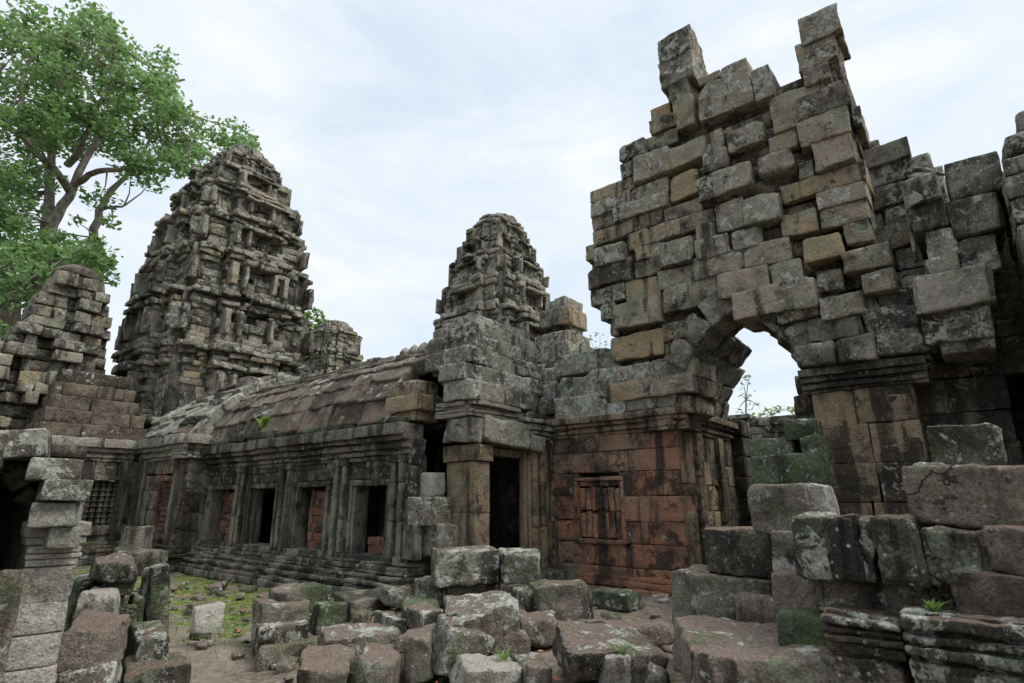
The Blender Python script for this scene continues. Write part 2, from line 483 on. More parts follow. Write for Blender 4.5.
# where the fallen blocks lie (outline in the photo, distance): also shapes the ground that carries them
S_ = [
 ('stone_slab', 'largest fallen slab with a smooth reddish top in the bottom foreground', 652, 655, 842, 715, 3.95, 1.25, 24, -3, 4, M_BROWN),
 ('stone_slab', 'broad flat brown-topped slab left of the largest one', 545, 648, 668, 684, 4.95, 1.1, 18, 2, 5, M_BROWN),
 ('stone_block', 'low mossy step stone at the foot of the red wall', 590, 593, 643, 609, 9.0, .45, 'a', 0, 0, M_GREEN),
 ('stone_chip', 'pale striped rock lying against the brown-topped slab', 592, 661, 632, 690, 4.9, .3, 25, 12, -8, M_PALE),
 ('stone_chip', 'small pale rock at the bottom edge beside the pale striped one', 646, 676, 672, 695, 4.7, .25, -20, 6, 0, M_BROWN),
 ('stone_block', 'heavy lichen-speckled block on the ledge left of the red wall', 530, 588, 594, 622, 7.0, .75, 18, -3, 0, M_BLOCK),
 ('stone_block', 'narrow upright block beside the heavy lichen-speckled one', 514, 592, 538, 622, 7.1, .6, 20, -4, 0, M_BLOCK),
 ('stone_block', 'long mossy block with grooved face below the tall doorway, left half', 429, 550, 500, 584, 7.7, .6, 14, 1, 0, M_BLOCK),
 ('stone_block', 'shorter block with white-edged end below the doorway, right half', 498, 549, 541, 585, 7.6, .6, 10, 1, 0, M_BLOCK),
 ('stone_block', 'rounded greenish block propping the long mossy one', 412, 582, 444, 606, 7.9, .6, 18, 0, 0, M_BLOCK),
 ('stone_block', 'dark block under the doorway step between two larger ones', 442, 584, 500, 602, 7.8, .6, 12, 0, 0, M_BROWN),
 ('stone_block', 'flat block in shade under the white-edged one', 498, 584, 536, 600, 7.6, .6, 12, 0, 0, M_BROWN),
 ('stone_block', 'big tilted block with a broad brown top in the centre rubble', 438, 606, 524, 646, 6.1, .7, 22, -8, 10, M_BROWN),
 ('stone_block', 'cracked block leaning left with a deep split on its upper corner', 432, 632, 492, 680, 5.7, .55, 30, 14, 8, M_BLOCK),
 ('stone_block', 'thin slice of stone split from the cracked leaning block', 446, 618, 498, 640, 5.85, .35, 28, -22, 0, M_BROWN),
 ('stone_block', 'dark rounded block left of the cracked leaning one', 396, 638, 440, 684, 5.9, .6, -18, -6, 6, M_BROWN),
 ('stone_block', 'mid-size brown block at the bottom edge left of centre', 350, 662, 408, 700, 5.6, .6, -22, 3, 8, M_BROWN),
 ('stone_block', 'reddish brown block at the bottom edge beside the bare ground', 296, 664, 354, 702, 5.5, .6, -16, 2, 8, M_BROWN),
 ('stone_block', 'long ledge stone lying behind the two brown bottom-edge blocks', 314, 634, 404, 658, 6.8, .55, 20, 2, 4, M_BROWN),
 ('stone_block', 'pale flat slab at the bottom edge right of the cracked block', 450, 668, 524, 698, 5.2, .6, 24, 10, 10, M_PALE),
 ('stone_block', 'small brown wedge at the bottom edge beside the pale flat slab', 514, 666, 553, 696, 5.2, .5, 30, -6, 6, M_BROWN),
 ('stone_block', 'low brown block wedged behind the flat brown-topped slab', 516, 622, 560, 642, 6.4, .6, 16, 0, 0, M_BROWN),
 ('stone_block', 'low flat stone half buried between the rubble and the red wall', 556, 622, 610, 636, 6.9, .6, 20, 0, 0, M_BROWN),
 ('stone_block', 'mossy ledge block in front of the gallery plinth, second of two', 396, 606, 440, 634, 7.3, .7, 14, 0, 0, M_GREEN),
 ('step_block', 'long sunken step stone along the gallery plinth, nearer one', 330, 598, 405, 622, 8.4, .5, 'a', 0, 0, M_GAL),
 ('step_block', 'long sunken step stone along the gallery plinth, farther one', 268, 590, 330, 612, 9.8, .5, 'a', 0, 0, M_GREEN),
 ('stone_block', 'topmost brown fragment of the small heap on the mossy ground', 270, 589, 306, 606, 8.0, .4, 30, -8, 0, M_BROWN),
 ('stone_block', 'pale-fronted block in the middle of the small heap', 250, 603, 309, 628, 7.8, .6, 22, 2, 0, M_BLOCK),
 ('stone_block', 'wide carved block at the bottom of the small heap', 247, 624, 312, 650, 7.5, .65, 20, -2, 0, M_BLOCK),
 ('stone_block', 'rounded greenish base stone under the small heap', 252, 646, 320, 664, 7.3, .6, 20, 0, 0, M_BLOCK),
 ('stone_block', 'mossy stones behind and right of the small heap', 308, 606, 346, 634, 8.0, .5, 25, 6, 0, M_GREEN),
 ('boundary_stone', 'small rounded pale stone standing alone on the moss', 192, 606, 222, 632, 8.2, .28, 20, 2, 0, M_PALE),
 ('stone_block', 'squared block with reddish top in the left foreground pile', 58, 624, 127, 667, 5.2, .6, -8, 1, 5, M_BROWN),
 ('stone_block', 'lichen-covered block under the reddish squared one', 54, 664, 120, 708, 5.15, .65, -10, 0, 0, M_BLOCK),
 ('stone_block', 'squared pale-lichen block with a moulded foot beside the reddish one', 124, 634, 170, 673, 5.7, .55, 22, -3, 5, M_BLOCK),
 ('stone_block', 'white-patched block at the bottom edge left of the bare ground', 119, 670, 187, 708, 5.4, .6, 10, 2, 0, M_BLOCK),
 ('stone_block', 'tall leaning stone heavily patched with white lichen', 133, 568, 170, 684, 6.4, .4, 26, -5, 0, M_BLOCK),
 ('stone_block', 'top slab of the stack behind the reddish squared block', 88, 562, 136, 580, 6.2, .6, 16, -2, 0, M_BLOCK),
 ('stone_block', 'second mossy slab down in the stack behind the reddish block', 100, 578, 135, 596, 6.25, .55, 14, 3, 0, M_GREEN),
 ('stone_block', 'jutting pale slab third down in the stack behind the reddish block', 76, 594, 124, 615, 6.0, .6, -12, 2, 0, M_PALE),
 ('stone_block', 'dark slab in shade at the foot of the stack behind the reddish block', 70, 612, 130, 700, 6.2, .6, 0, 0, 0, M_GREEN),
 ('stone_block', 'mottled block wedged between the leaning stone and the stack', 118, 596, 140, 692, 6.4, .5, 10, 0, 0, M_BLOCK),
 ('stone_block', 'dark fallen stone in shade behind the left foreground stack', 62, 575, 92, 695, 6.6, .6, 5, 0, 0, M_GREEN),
 ('stone_block', 'shadowed block filling the gap under the big tilted block', 486, 632, 530, 664, 6.2, .6, 12, 0, 0, M_BROWN),
 ('stone_block', 'small angular block between the heavy speckled block and the tilted one', 500, 614, 530, 634, 6.8, .5, 34, 6, 0, M_BLOCK),
 ('stone_block', 'low dark block between the two mossy ledge blocks', 372, 618, 408, 640, 7.2, .6, 28, -3, 0, M_BLOCK),
 ('stone_block', 'tipped brown block behind the cracked leaning one', 404, 612, 446, 634, 6.7, .6, 36, -8, 4, M_BROWN),
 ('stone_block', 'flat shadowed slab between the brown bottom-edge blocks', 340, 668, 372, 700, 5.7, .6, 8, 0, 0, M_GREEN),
 ('stone_block', 'broken corner piece between the flat slab and the white lichen block', 600, 626, 676, 644, 6.2, .5, 24, -3, 0, M_BROWN),
 ('stone_block', 'small greenish block tucked under the long mossy grooved one', 380, 588, 414, 606, 8.2, .5, 22, 3, 0, M_BLOCK),
 ('stone_block', 'moss-grown heap of carved stone at the foot of the blind lattice window', 118, 528, 158, 556, 18.0, .9, 20, 0, 0, M_GAL),
 ('stone_block', 'green stone below the carved heap near the blind lattice window', 112, 550, 170, 572, 17.2, .9, 18, 0, 0, M_GAL),
]

CTRL = []
for r in S_:
    l, t_, rr, bo, D = r[2:7]
    z = PD((l + rr) / 2, bo, D)[2]
    if 'heap' in r[1] or 'stack' in r[1] or z > (.58 if D > 6.9 else .44) or D > 12: continue
    c = PD((l + rr) / 2, bo, D + r[7] * .5); CTRL.append((c[0], c[1], max(0, z - .015), .55))
for px_, py_, z in ((200, 650, 0), (240, 670, 0), (210, 610, 0), (170, 600, 0), (235, 640, 0)):
    c = PZ(px_, py_, 0); CTRL.append((c[0], c[1], 0, .7))
for x_, y_, z in ((9.6, 6.4, .12), (8.6, 4.9, .12), (9.5, 4.9, .1), (7.6, 4.6, .12), (7.5, 6.0, .2), (1.2, 4.9, .2), (4.6, 1.8, .42), (4.2, 1.6, .35), (5.4, 1.6, .5), (4.4, .8, .5)): CTRL.append((x_, y_, z, .6))
CT = np.array(CTRL)
def gh(x, y):
    x = np.asarray(x, float); y = np.asarray(y, float)
    num = np.zeros_like(x); den = np.full_like(x, .06)
    for cx, cy, z, s in CT:
        w = np.exp(-((x - cx) ** 2 + (y - cy) ** 2) / (2 * (s * .6) ** 2)); num += w * z; den += w
    return num / den

# ------------------------------------------------------------------ ground
def ground():
    def axis(lo, hi, a, b, fine, n):
        left = [a - (a - lo) * (k / n) ** 2.2 for k in range(n, 0, -1)]
        right = [b + (hi - b) * (k / n) ** 2.2 for k in range(1, n + 1)]
        return np.array(left + list(np.arange(a, b, fine)) + [b] + right)
    xs = axis(-600, 900, 0, 14, .09, 14); ys = axis(-600, 900, -1, 22, .09, 14)
    Xg, Yg = np.meshgrid(xs, ys, indexing='ij')
    p = np.stack([Xg.ravel(), Yg.ravel(), np.zeros(Xg.size)], 1)
    near = ((p[:, 0] > -2) & (p[:, 0] < 16) & (p[:, 1] > -3) & (p[:, 1] < 25))
    h = vnoise(p * .45, 3) * .05 + vnoise(p * 1.7, 4) * .025 + vnoise(p * 6, 5) * .012 + vnoise(p * 16, 6) * .004
    p[:, 2] = np.where(near, h, vnoise(p * .02, 3) * .2) - .02
    p[:, 2] += np.where(near, gh(p[:, 0], p[:, 1]), 0)
    nx, ny = len(xs), len(ys)
    i = np.arange(nx - 1)[:, None] * ny + np.arange(ny - 1)[None, :]
    q = np.stack([i, i + ny, i + ny + 1, i + 1], -1).reshape(-1, 4)
    t = NT('earth_and_moss')
    g = t.n.new('ShaderNodeNewGeometry'); P = g.outputs['Position']
    f = t.noise(P, 9, 7, .7); m = t.noise(P, .9, 6, .65); v = t.noise(P, 45, 4, .7)
    base = t.mix(t.ss(m, .3, .7), (.075, .058, .042), (.185, .15, .115))
    base = t.mix(t.ss(f, .42, .7), base, (.21, .175, .14))
    sp = t.n.new('ShaderNodeSeparateXYZ'); t.l.new(P, sp.inputs[0])
    band = t.m_('MULTIPLY', t.ss(sp.outputs[0], 3.2, 5.2), t.ss(sp.outputs[1], 5.0, 8.5))
    mo = t.m_('ADD', t.noise(P, 1.3, 8, .72), t.m_('MULTIPLY', band, .15))
    mo = t.ss(mo, .565, .66)
    base = t.mix(t.m_('MULTIPLY', mo, .9), base, t.mix(t.ss(f, .35, .65), (.035, .055, .012), (.15, .19, .03)))
    lf = t.ss(t.vor(P, 6.5), .10, .06)
    base = t.mix(t.m_('MULTIPLY', lf, t.ss(m, .45, .6)), base, (.33, .14, .05))
    base = t.mix(1.0, base, t.mix(v, (.6, .6, .6), (1.35, 1.35, 1.35)), 'MULTIPLY')
    mat = t.out(base, .93, t.m_('ADD', f, t.m_('MULTIPLY', v, .3)), .05)
    b = MB(); b.add(p, q, (.5, .5, .5), 0, (0, 0, 0))
    return tag(b.build('ground', mat), None, None, kind='structure')
ground()

# ------------------------------------------------------------------ ruined gate on the right
GX = 10.3
def gate():
    root = thing('ruined_gate', 'tall ruined sandstone gate with a jagged top and two pinnacles above a broken arch', 'gate ruin', (GX, 3, 0))
    arch_px = [(690, 603), (690, 408), (697, 380), (691, 330), (700, 318), (735, 310), (757, 318), (765, 331), (790, 350), (803, 375), (811, 392), (826, 620)]
    hole = pxpoly(arch_px, GX); hole[0] = (hole[0][0], -.3); hole[-1] = (hole[-1][0], -.3)
    # upper outline traced on the wall plane
    up = [(606, 405), (618, 372), (611, 352), (613, 335), (600, 312), (587, 292), (584, 262), (592, 240), (590, 195), (620, 182), (622, 152),
          (648, 138), (650, 110), (668, 100), (697, 104), (700, 78), (722, 70), (745, 62), (752, 74), (770, 66), (777, 82), (795, 66), (836, 58), (842, 72), (856, 82), (862, 112),
          (864, 160), (868, 200), (872, 240), (884, 275), (930, 285), (935, 330), (930, 362), (700, 408)]
    poly = pxpoly(up, GX)
    hand = []   # l, t, r, b (pixels), projection, tint
    H = [(657, 30, 690, 58, .32, (.3, .1, .8)), (658, 55, 693, 84, .34, (.5, .2, .7)), (668, 80, 690, 102, .1, (.2, .3, .2)), (673, 97, 694, 126, .35, (.6, .6, .2)),
         (797, 10, 841, 38, .22, (.6, .2, .9)), (796, 36, 838, 66, .2, (.5, .3, .8)), (802, 62, 830, 84, .12, (.5, .4, .2)),
         (658, 239, 694, 262, .42, (.75, .1, .75)), (694, 236, 730, 257, .34, (.7, .1, .7)), (729, 228, 761, 249, .34, (.7, .1, .85)),
         (692, 252, 744, 275, .3, (.6, .2, .4)), (742, 240, 793, 264, .32, (.8, .2, .3)),
         (662, 279, 718, 307, .32, (.5, .4, .3)), (716, 268, 770, 296, .34, (.8, .35, .2)), (768, 261, 802, 284, .42, (.75, .1, .6)),
         (732, 283, 816, 314, .62, (.9, .2, .5)), (714, 200, 744, 230, .48, (.7, .1, .9)), (742, 196, 779, 222, .5, (.8, .1, .9)),
         (697, 168, 752, 194, .5, (.8, .1, .8)), (702, 150, 728, 171, .2, (.4, .2, .5)),
         (757, 152, 794, 173, .42, (.6, .2, .6)), (803, 235, 844, 259, .02, (.9, 1.0, .1)), (780, 210, 818, 234, .05, (.5, .8, .1)),
         (841, 246, 892, 270, .45, (.6, .2, .6)), (862, 270, 898, 292, .75, (.8, .3, .5)), (818, 296, 864, 318, .5, (.7, .2, .7)), (770, 300, 818, 320, .35, (.3, .2, .4)),
         (811, 134, 856, 166, .28, (.85, .3, .1)), (796, 112, 852, 140, .22, (.8, .25, .1)), (792, 88, 850, 114, .16, (.4, .2, .2)), (770, 88, 826, 124, .1, (.9, .45, .1)),
         (697, 76, 752, 112, .2, (.8, .1, .8)), (752, 66, 772, 100, .28, (.6, .1, .8)), (720, 62, 748, 76, .24, (.7, .1, .9)),
         (667, 138, 724, 160, .16, (.85, .3, .2)), (724, 124, 764, 148, .22, (.6, .2, .6)), (632, 150, 670, 176, .12, (.7, .15, .7)), (668, 172, 700, 196, .02, (.8, .95, .1)),
         (588, 262, 632, 284, .12, (.2, .4, .2)), (592, 244, 624, 264, .2, (.6, .1, .9)), (613, 300, 662, 326, .05, (.7, .6, .1)), (611, 334, 664, 358, .03, (.7, .9, .1)), (626, 278, 660, 300, 0, (.8, .8, .1))]
    b = MB()
    for l, t_, r, bo, pr, tint in H:
        pr = pr * .32 + U(0, .13)
        x = GX - pr
        y1 = PX(l, (t_ + bo) / 2, x)[1]; y0 = PX(r, (t_ + bo) / 2, x)[1]
        z1 = PX((l + r) / 2, t_, x)[2]; z0 = PX((l + r) / 2, bo, x)[2]
        hand.append((y0 - .02, y1 + .02, z0 - .05, z1 + .05))
        b.box(x, GX + .8, y0 + .008, y1 - .008, z0 + .006, z1 - .006, seg=.05, rough=.035, bev=.03, chips=2, skew=.01, tint=tint)
    def prot(u, z):
        if z < 3.5: return (-.02, .03)
        if u > 4.6: return (-.02, .05) if rng.random() < .8 else (.08, .16)
        if u < 2.6: return (-.02, .05)
        return (-.04, .06) if rng.random() < .8 else (.1, .2)
    def tf(u, z, t):
        return (min(1, t[0] * .9 + .12), t[1], t[2])
    wall(b, 'x', GX, poly, ch=(.31, .40), L=(.6, 1.4), depth=1.15, seg=.055, prot=prot, holes=[hole], skip=hand, rough=.03, bev=.025, chips=1, skew=.012, gap=.012, miss=.008, z0=3.32, tintf=tf)
    b.build('pediment_wall', M_GATE, root)
    # lower wall with the blind carved panel
    b = MB()
    pan = (PX(622, 540, GX)[1], PX(578, 490, GX)[1], 1.05, 2.2)
    wall(b, 'x', GX, rect(4.36, 7.2, 0, 3.02), ch=(.4, .52), L=(.6, 1.2), depth=.9, seg=.06, prot=(-.012, .012), holes=[rect(pan[0], pan[1], 1.0, 2.08)], rough=.015, bev=.018, chips=1, skew=.01, gap=.006)
    b.build('red_wall', M_RED, root)
    b = MB()
    n = 7; w = (pan[1] - pan[0]) / n
    for i in range(n):
        for z0, z1 in ((1.0, 1.52), (1.52, 2.0)):
            b.box(GX + .03 + U(-.012, .02), GX + .5, pan[0] + i * w + .012, pan[0] + (i + 1) * w - .012, z0 + .008, z1 - .01 - U(0, .05), seg=.05, rough=.018, bev=.02, chips=1, skew=.02)
    for i in range(4): b.box(GX + .02, GX + .4, pan[0] + i * w * 1.75, pan[0] + (i + 1) * w * 1.75 - .02, 2.0, 2.1, seg=.05, rough=.012, bev=.015, chips=0)
    b.plain(GX + .2, GX + .6, pan[0] - .05, pan[1] + .05, .95, 2.15)
    for (a, c_, d, e) in ((pan[0] - .1, pan[1] + .1, 2.1, 2.18), (pan[0] - .1, pan[1] + .1, .9, .99), (pan[0] - .1, pan[0] - .02, .99, 2.1), (pan[1] + .02, pan[1] + .1, .99, 2.1)): b.box(GX - .018, GX + .3, a, c_, d, e, seg=.06, rough=.014, bev=.02, chips=1)
    b.build('blind_panel', M_RED, root)
    # base course
    b = MB(); bands(b, 'x', GX, 4.3, 7.2, [(-.05, .16, .16), (.16, .27, .1), (.27, .36, .05)], seg=.06, rough=.02, chips=1)
    b.build('base_course', M_RED, root)
    # reveal of the passage (faces the other way) : light strips between dark ones
    b = MB()
    wall(b, 'y', 4.36 + .0, rect(10.36, 13.3, 0, 3.02), ch=(.42, .55), L=(.5, .8), depth=.6, seg=.06, prot=(-.01, .015), rough=.014, bev=.018, chips=1, skew=.008, gap=.006)
    b.build('passage_jamb', M_TAN, root)
    for x0, x1 in ((11.0, 11.3), (12.2, 12.5)):
        b = MB()
        for z in (0.4, 1.3, 2.15): b.box(x0, x1, 4.26, 4.5, z, z + .84, seg=.06, rough=.01, bev=.02, chips=0, skew=.005)
        b.build('jamb_strip', M_TAN, root)
    cor = [(3.0, 3.07, .03), (3.07, 3.14, .08), (3.14, 3.19, .05), (3.19, 3.27, .12), (3.27, 3.40, .2)]
    b = MB(); bands(b, 'x', GX, 4.14, 7.2, cor, depth=.7, seg=.06); b.build('cornice', M_TAN, root)
    b = MB(); bands(b, 'y', 4.36, 10.12, 13.3, cor, depth=.5, seg=.06); b.build('cornice', M_TAN, root)
    # corbelled vault of the passage, left half and right half
    b = MB()
    cl = [(4.34, 3.38), (4.24, 3.75), (4.06, 4.12), (3.80, 4.48), (3.46, 4.82), (3.05, 5.08), (2.62, 5.22)]
    ends = [13.0, 12.9, 12.95, 12.7, 11.3, 11.1]
    cr = [(1.95, 3.74), (2.04, 4.02), (2.2, 4.28), (2.42, 4.52), (2.66, 4.74), (2.95, 4.95)]
    for cv, sgn, en in ((cl, 1, ends), (cr, -1, [11.4] * 5)):
        for i in range(len(cv) - 1):
            (ya, za), (yb, zb_) = cv[i], cv[i + 1]
            ln = math.hypot(yb - ya, zb_ - za); an = math.atan2(zb_ - za, yb - ya)
            th = .5; ny, nz = (math.sin(an), -math.cos(an)) if sgn > 0 else (-math.sin(an), math.cos(an))
            if sgn > 0: ny, nz = abs(math.sin(an)), abs(math.cos(an))
            else: ny, nz = -abs(math.sin(an)), abs(math.cos(an))
            x = GX - .05 - U(0, .1)
            while x < en[i] - .2:
                l = min(U(.45, .9), en[i] - x)
                b.stone((x + l / 2, (ya + yb) / 2 + ny * (th / 2 + U(-.03, .04)), (za + zb_) / 2 + nz * (th / 2 + U(-.03, .04))), (l - .015, ln + .05, th), R=rotm(an, 0, 0), seg=.06, rough=.04, bev=.04, chips=3, skew=.03, tint=(U(0, .6), U(0, .6), U(0, .6)))
                x += l
    b.plain(10.5, 12.4, 4.45, 5.3, 3.3, 5.2); b.plain(10.5, 11.3, 3.3, 5.0, 5.15, 5.5); b.plain(10.6, 11.3, .6, 1.7, 3.8, 5.2)
    b.build('vault', M_GREY, root)
    # right pilaster and its cornice
    b = MB()
    wall(b, 'x', GX, rect(.62, 2.0, 0, 3.42), ch=(.5, .62), L=(.62, .8), depth=1.2, seg=.06, prot=(-.01, .015), rough=.014, bev=.02, chips=1, skew=.008, gap=.008)
    b.build('pilaster', M_TAN, root)
    cor2 = [(3.40, 3.46, .04), (3.46, 3.53, .1), (3.53, 3.57, .05), (3.57, 3.66, .14), (3.66, 3.78, .22)]
    b = MB(); bands(b, 'x', GX, .4, 2.12, cor2, depth=1.2, seg=.06); b.build('cornice', M_GAL, root)
    # stones above the cornice carrying the right haunch of the arch
    b = MB()
    for (z0, z1, pr) in ((3.8, 4.2, .28), (4.2, 4.6, .12), (4.6, 4.95, .0)):
        y = .35
        while y < 1.55 + (z0 - 3.8) * .6:
            l = U(.5, .85); b.box(GX - pr - U(0, .1), GX + 1.1, y, y + l - .02, z0, z1 - .015, seg=.06, rough=.035, bev=.05, chips=3, skew=.04, tint=(U(0, .5), U(0, .3), U(0, .5))); y += l
    b.build('haunch', M_GREY, root)
    # recessed wall with the dark door to the right of the pilaster
    b = MB()
    wall(b, 'x', 10.9, rect(-2.6, .7, 0, 4.3), ch=(.45, .55), L=(.6, 1.0), depth=.5, seg=.09, prot=(-.01, .02), holes=[rect(-1.5, -.45, -.2, 3.6)], rough=.018, bev=.02)
    wall(b, 'y', .66, rect(10.3, 11, 0, 3.5), ch=(.5, .6), L=(.6, .8), depth=.3, seg=.1)
    b.build('recess_wall', M_GAL, root)
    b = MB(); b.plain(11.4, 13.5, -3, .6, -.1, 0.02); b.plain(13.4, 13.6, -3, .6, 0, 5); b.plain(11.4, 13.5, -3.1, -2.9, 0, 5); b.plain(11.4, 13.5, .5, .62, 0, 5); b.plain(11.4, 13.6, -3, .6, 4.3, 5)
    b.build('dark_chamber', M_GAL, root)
    # right-hand masses of the broken superstructure
    b = MB()
    m1 = pxpoly([(850, 330), (855, 145), (866, 150), (872, 143), (900, 142), (912, 150), (940, 165), (944, 178), (950, 205), (952, 380), (850, 380)], 11.2)
    wall(b, 'x', 11.2, m1, ch=(.34, .46), L=(.5, 1.2), depth=1.0, seg=.08, prot=(-.08, .2), rough=.03, bev=.035, chips=2, skew=.03, gap=.02)
    m2 = pxpoly([(944, 400), (946, 250), (948, 165), (972, 160), (998, 152), (1004, 175), (1004, 400)], 9.9)
    m2[0] = (m2[0][0], 3.7); m2[-1] = (m2[-1][0], 3.7)
    b.build('right_superstructure', M_GREY, root)
    b = MB()
    wall(b, 'x', 9.9, m2, ch=(.4, .6), L=(.8, 1.2), depth=1.2, seg=.07, prot=(-.04, .1), rough=.03, bev=.04, chips=2, skew=.03, gap=.02)
    # sloping shoulder stones left of it
    for (l, t_, r, bo, pr) in ((915, 205, 952, 232, .15), (930, 232, 962, 262, .1), (918, 275, 1000, 315, .25), (925, 312, 1000, 345, .1), (905, 180, 945, 206, .3), (925, 258, 962, 280, .15)):
        x = 9.9 - pr; y1 = PX(l, bo, x)[1]; y0 = PX(r, bo, x)[1]; z1 = PX(l, t_, x)[2]; z0 = PX(l, bo, x)[2]
        b.box(x, 11.3, y0, y1, z0, z1, seg=.06, rough=.035, bev=.05, chips=3, skew=.04)
    b.plain(11.2, 12, -3, .2, 3.6, 6.0)
    b.build('broken_shoulder', M_GREY, root)
    b = MB()
    wall(b, 'x', 9.3, rect(-2.6, -.86, 3.75, 6.1) , ch=(.3, .4), L=(.6, 1.0), depth=1.6, seg=.07, prot=(-.04, .1), rough=.03, bev=.04, chips=2, skew=.03)
    wall(b, 'x', 9.35, [(-2.6, 6.1), (-.88, 6.1), (-1.0, 6.35), (-1.2, 6.7), (-2.6, 7)], ch=(.28, .36), L=(.5, .9), depth=1.3, seg=.07, prot=(-.04, .1), rough=.035, bev=.05, chips=3, skew=.04)
    wall(b, 'x', 9.5, rect(-2.6, -1.35, 0, 3.75), ch=(.4, .5), L=(.6, 1.0), depth=1.3, seg=.09)
    b.build('right_pier', M_GREY, root)
gate()
# ledge left of the gate above the red wall: broken stones on the cornice, belongs to the porch range
# ------------------------------------------------------------------ gallery
def gallery():
    root = thing('gallery', 'long low dark sandstone gallery with four windows and a curved stone roof', 'gallery', (7.6, 13, 0))
    W = 7.4; Y0, Y1 = 8.45, 18.3
    win = [(9.12, 10.12, 'brick low'), (11.15, 12.3, 'brick'), (13.25, 14.45, 'open'), (15.3, 16.6, 'brick')]
    zb, zt = .70, 1.98
    b = MB()
    wall(b, 'x', W, rect(Y0, Y1, .5, 2.6), ch=(.42, .56), L=(.45, .9), depth=.4, seg=.07, prot=(-.01, .02), holes=[rect(a - .12, e + .12, zb - .1, zt + .12) for a, e, _ in win], rough=.016, bev=.02, skew=.01, gap=.008)
    b.build('wall', M_GAL, root)
    # false columns between the windows
    for y in (8.62, 8.86, 10.45, 10.72, 12.62, 12.9, 14.78, 15.02, 16.95, 17.25, 17.9):
        wdt = .13; b = MB()
        for z0, z1 in ((.62, 1.35), (1.35, 2.05), (2.05, 2.55)): b.box(W - .10 - U(0, .02), W + .2, y - wdt / 2, y + wdt / 2, z0, z1 - .005, seg=.06, rough=.012, bev=.02, chips=0, skew=.006, tint=(U(.5, 1), U(0, .6), U(0, 1)))
        b.box(W - .13, W + .2, y - wdt * .8, y + wdt * .8, 2.42, 2.56, seg=.06, rough=.01, bev=.02, chips=0)
        b.box(W - .13, W + .2, y - wdt * .8, y + wdt * .8, .6, .72, seg=.06, rough=.01, bev=.02, chips=0)
        b.build('false_column', M_GAL, root)
    for a, e, kind in win:
        f = MB()
        for o, w, pr in ((0, .07, .05), (.07, .08, .02)):
            # jambs (outer thicker, inner recessed)
            f.box(W - pr, W + .4 - o, a - .14 + o, a - .14 + o + w, zb - .1, zt + .1, seg=.07, rough=.008, bev=.012, chips=0, skew=.004, tint=(.7, .4, .3))
            f.box(W - pr, W + .4 - o, e + .14 - o - w, e + .14 - o, zb - .1, zt + .1, seg=.07, rough=.008, bev=.012, chips=0, skew=.004, tint=(.8, .3, .4))
        f.box(W - .06, W + .4, a - .16, e + .16, zt + .03, zt + .15, seg=.07, rough=.01, bev=.015, chips=0, skew=.004)
        f.box(W + .012, W + .38, a - .2, e + .2, zt + .155, zt + .52, seg=.07, rough=.018, bev=.02, chips=1)
        f.box(W - .12, W + .45, a - .2, e + .2, zb - .14, zb, seg=.07, rough=.015, bev=.02, chips=0, skew=.006)
        f.box(W - .08, W + .3, a - .16, e + .16, zb - .24, zb - .145, seg=.07, rough=.01, bev=.02, chips=0, skew=.004)
        wo = f.build('window', M_GAL, root)
        if kind != 'open':
            g = MB()
            if kind == 'brick': z = zb; y0, y1, zz = a + .02, (a + (e - a) * .72), zt - .05
            else: z = zb; y0, y1, zz = a + .05, e - .25, zb + .32
            while z < zz:
                y = y0
                while y < y1 - .05:
                    l = min(U(.25, .4), y1 - y); g.box(W + .16 + U(-.02, .03), W + .45, y, y + l - .008, z, min(z + .17, zz), seg=.06, rough=.02, bev=.02, chips=1); y += l
                z += .175
            g.build('laterite_infill', M_LAT, wo)
            if kind == 'brick':
                g = MB(); g.box(W + .28, W + .5, y1 + .02, y1 + .25, zb, zt, seg=.07, rough=.03, bev=.03, chips=2, skew=.03); g.build('standing_stone', M_GAL, wo)
    b = MB()
    bands(b, 'x', W, Y0 - .05, Y1, [(2.5, 2.58, .04), (2.58, 2.66, .1), (2.66, 2.7, .06), (2.7, 2.8, .15), (2.8, 2.84, .12), (2.84, 2.94, .24), (2.94, 3.16, .34)], depth=.22, L=(.9, 1.7), seg=.07, rough=.016, chips=0)
    b.build('cornice', M_GAL, root)
    # crust of broken antefix stones along the cornice edge
    b = MB(); y = Y0 + .1
    while y < Y1 - .3:
        l = U(.35, .8)
        b.box(W - .3 + U(-.05, .1), W + .35, y, y + l - .03, 3.16, 3.16 + U(.08, .22), seg=.06, rough=.03, bev=.04, chips=3, skew=.04); y += l
    b.build('cornice_stones', M_GREEN, root)
    b = MB()
    bands(b, 'x', W, Y0 - .3, Y1 + .2, [(-.05, .1, .62), (.1, .18, .55), (.18, .24, .46), (.24, .31, .5), (.31, .36, .38), (.36, .42, .40), (.42, .47, .28), (.47, .56, .24), (.56, .62, .14)], depth=.5, L=(.8, 1.6), seg=.07, rough=.02, chips=0)
    b.build('plinth', M_GAL, root)
    # curved roof: courses of slabs
    arc = [(7.22, 3.24), (7.36, 3.74), (7.62, 4.18), (7.95, 4.55), (8.32, 4.83), (8.72, 5.02), (9.12, 5.1)]
    b = MB()
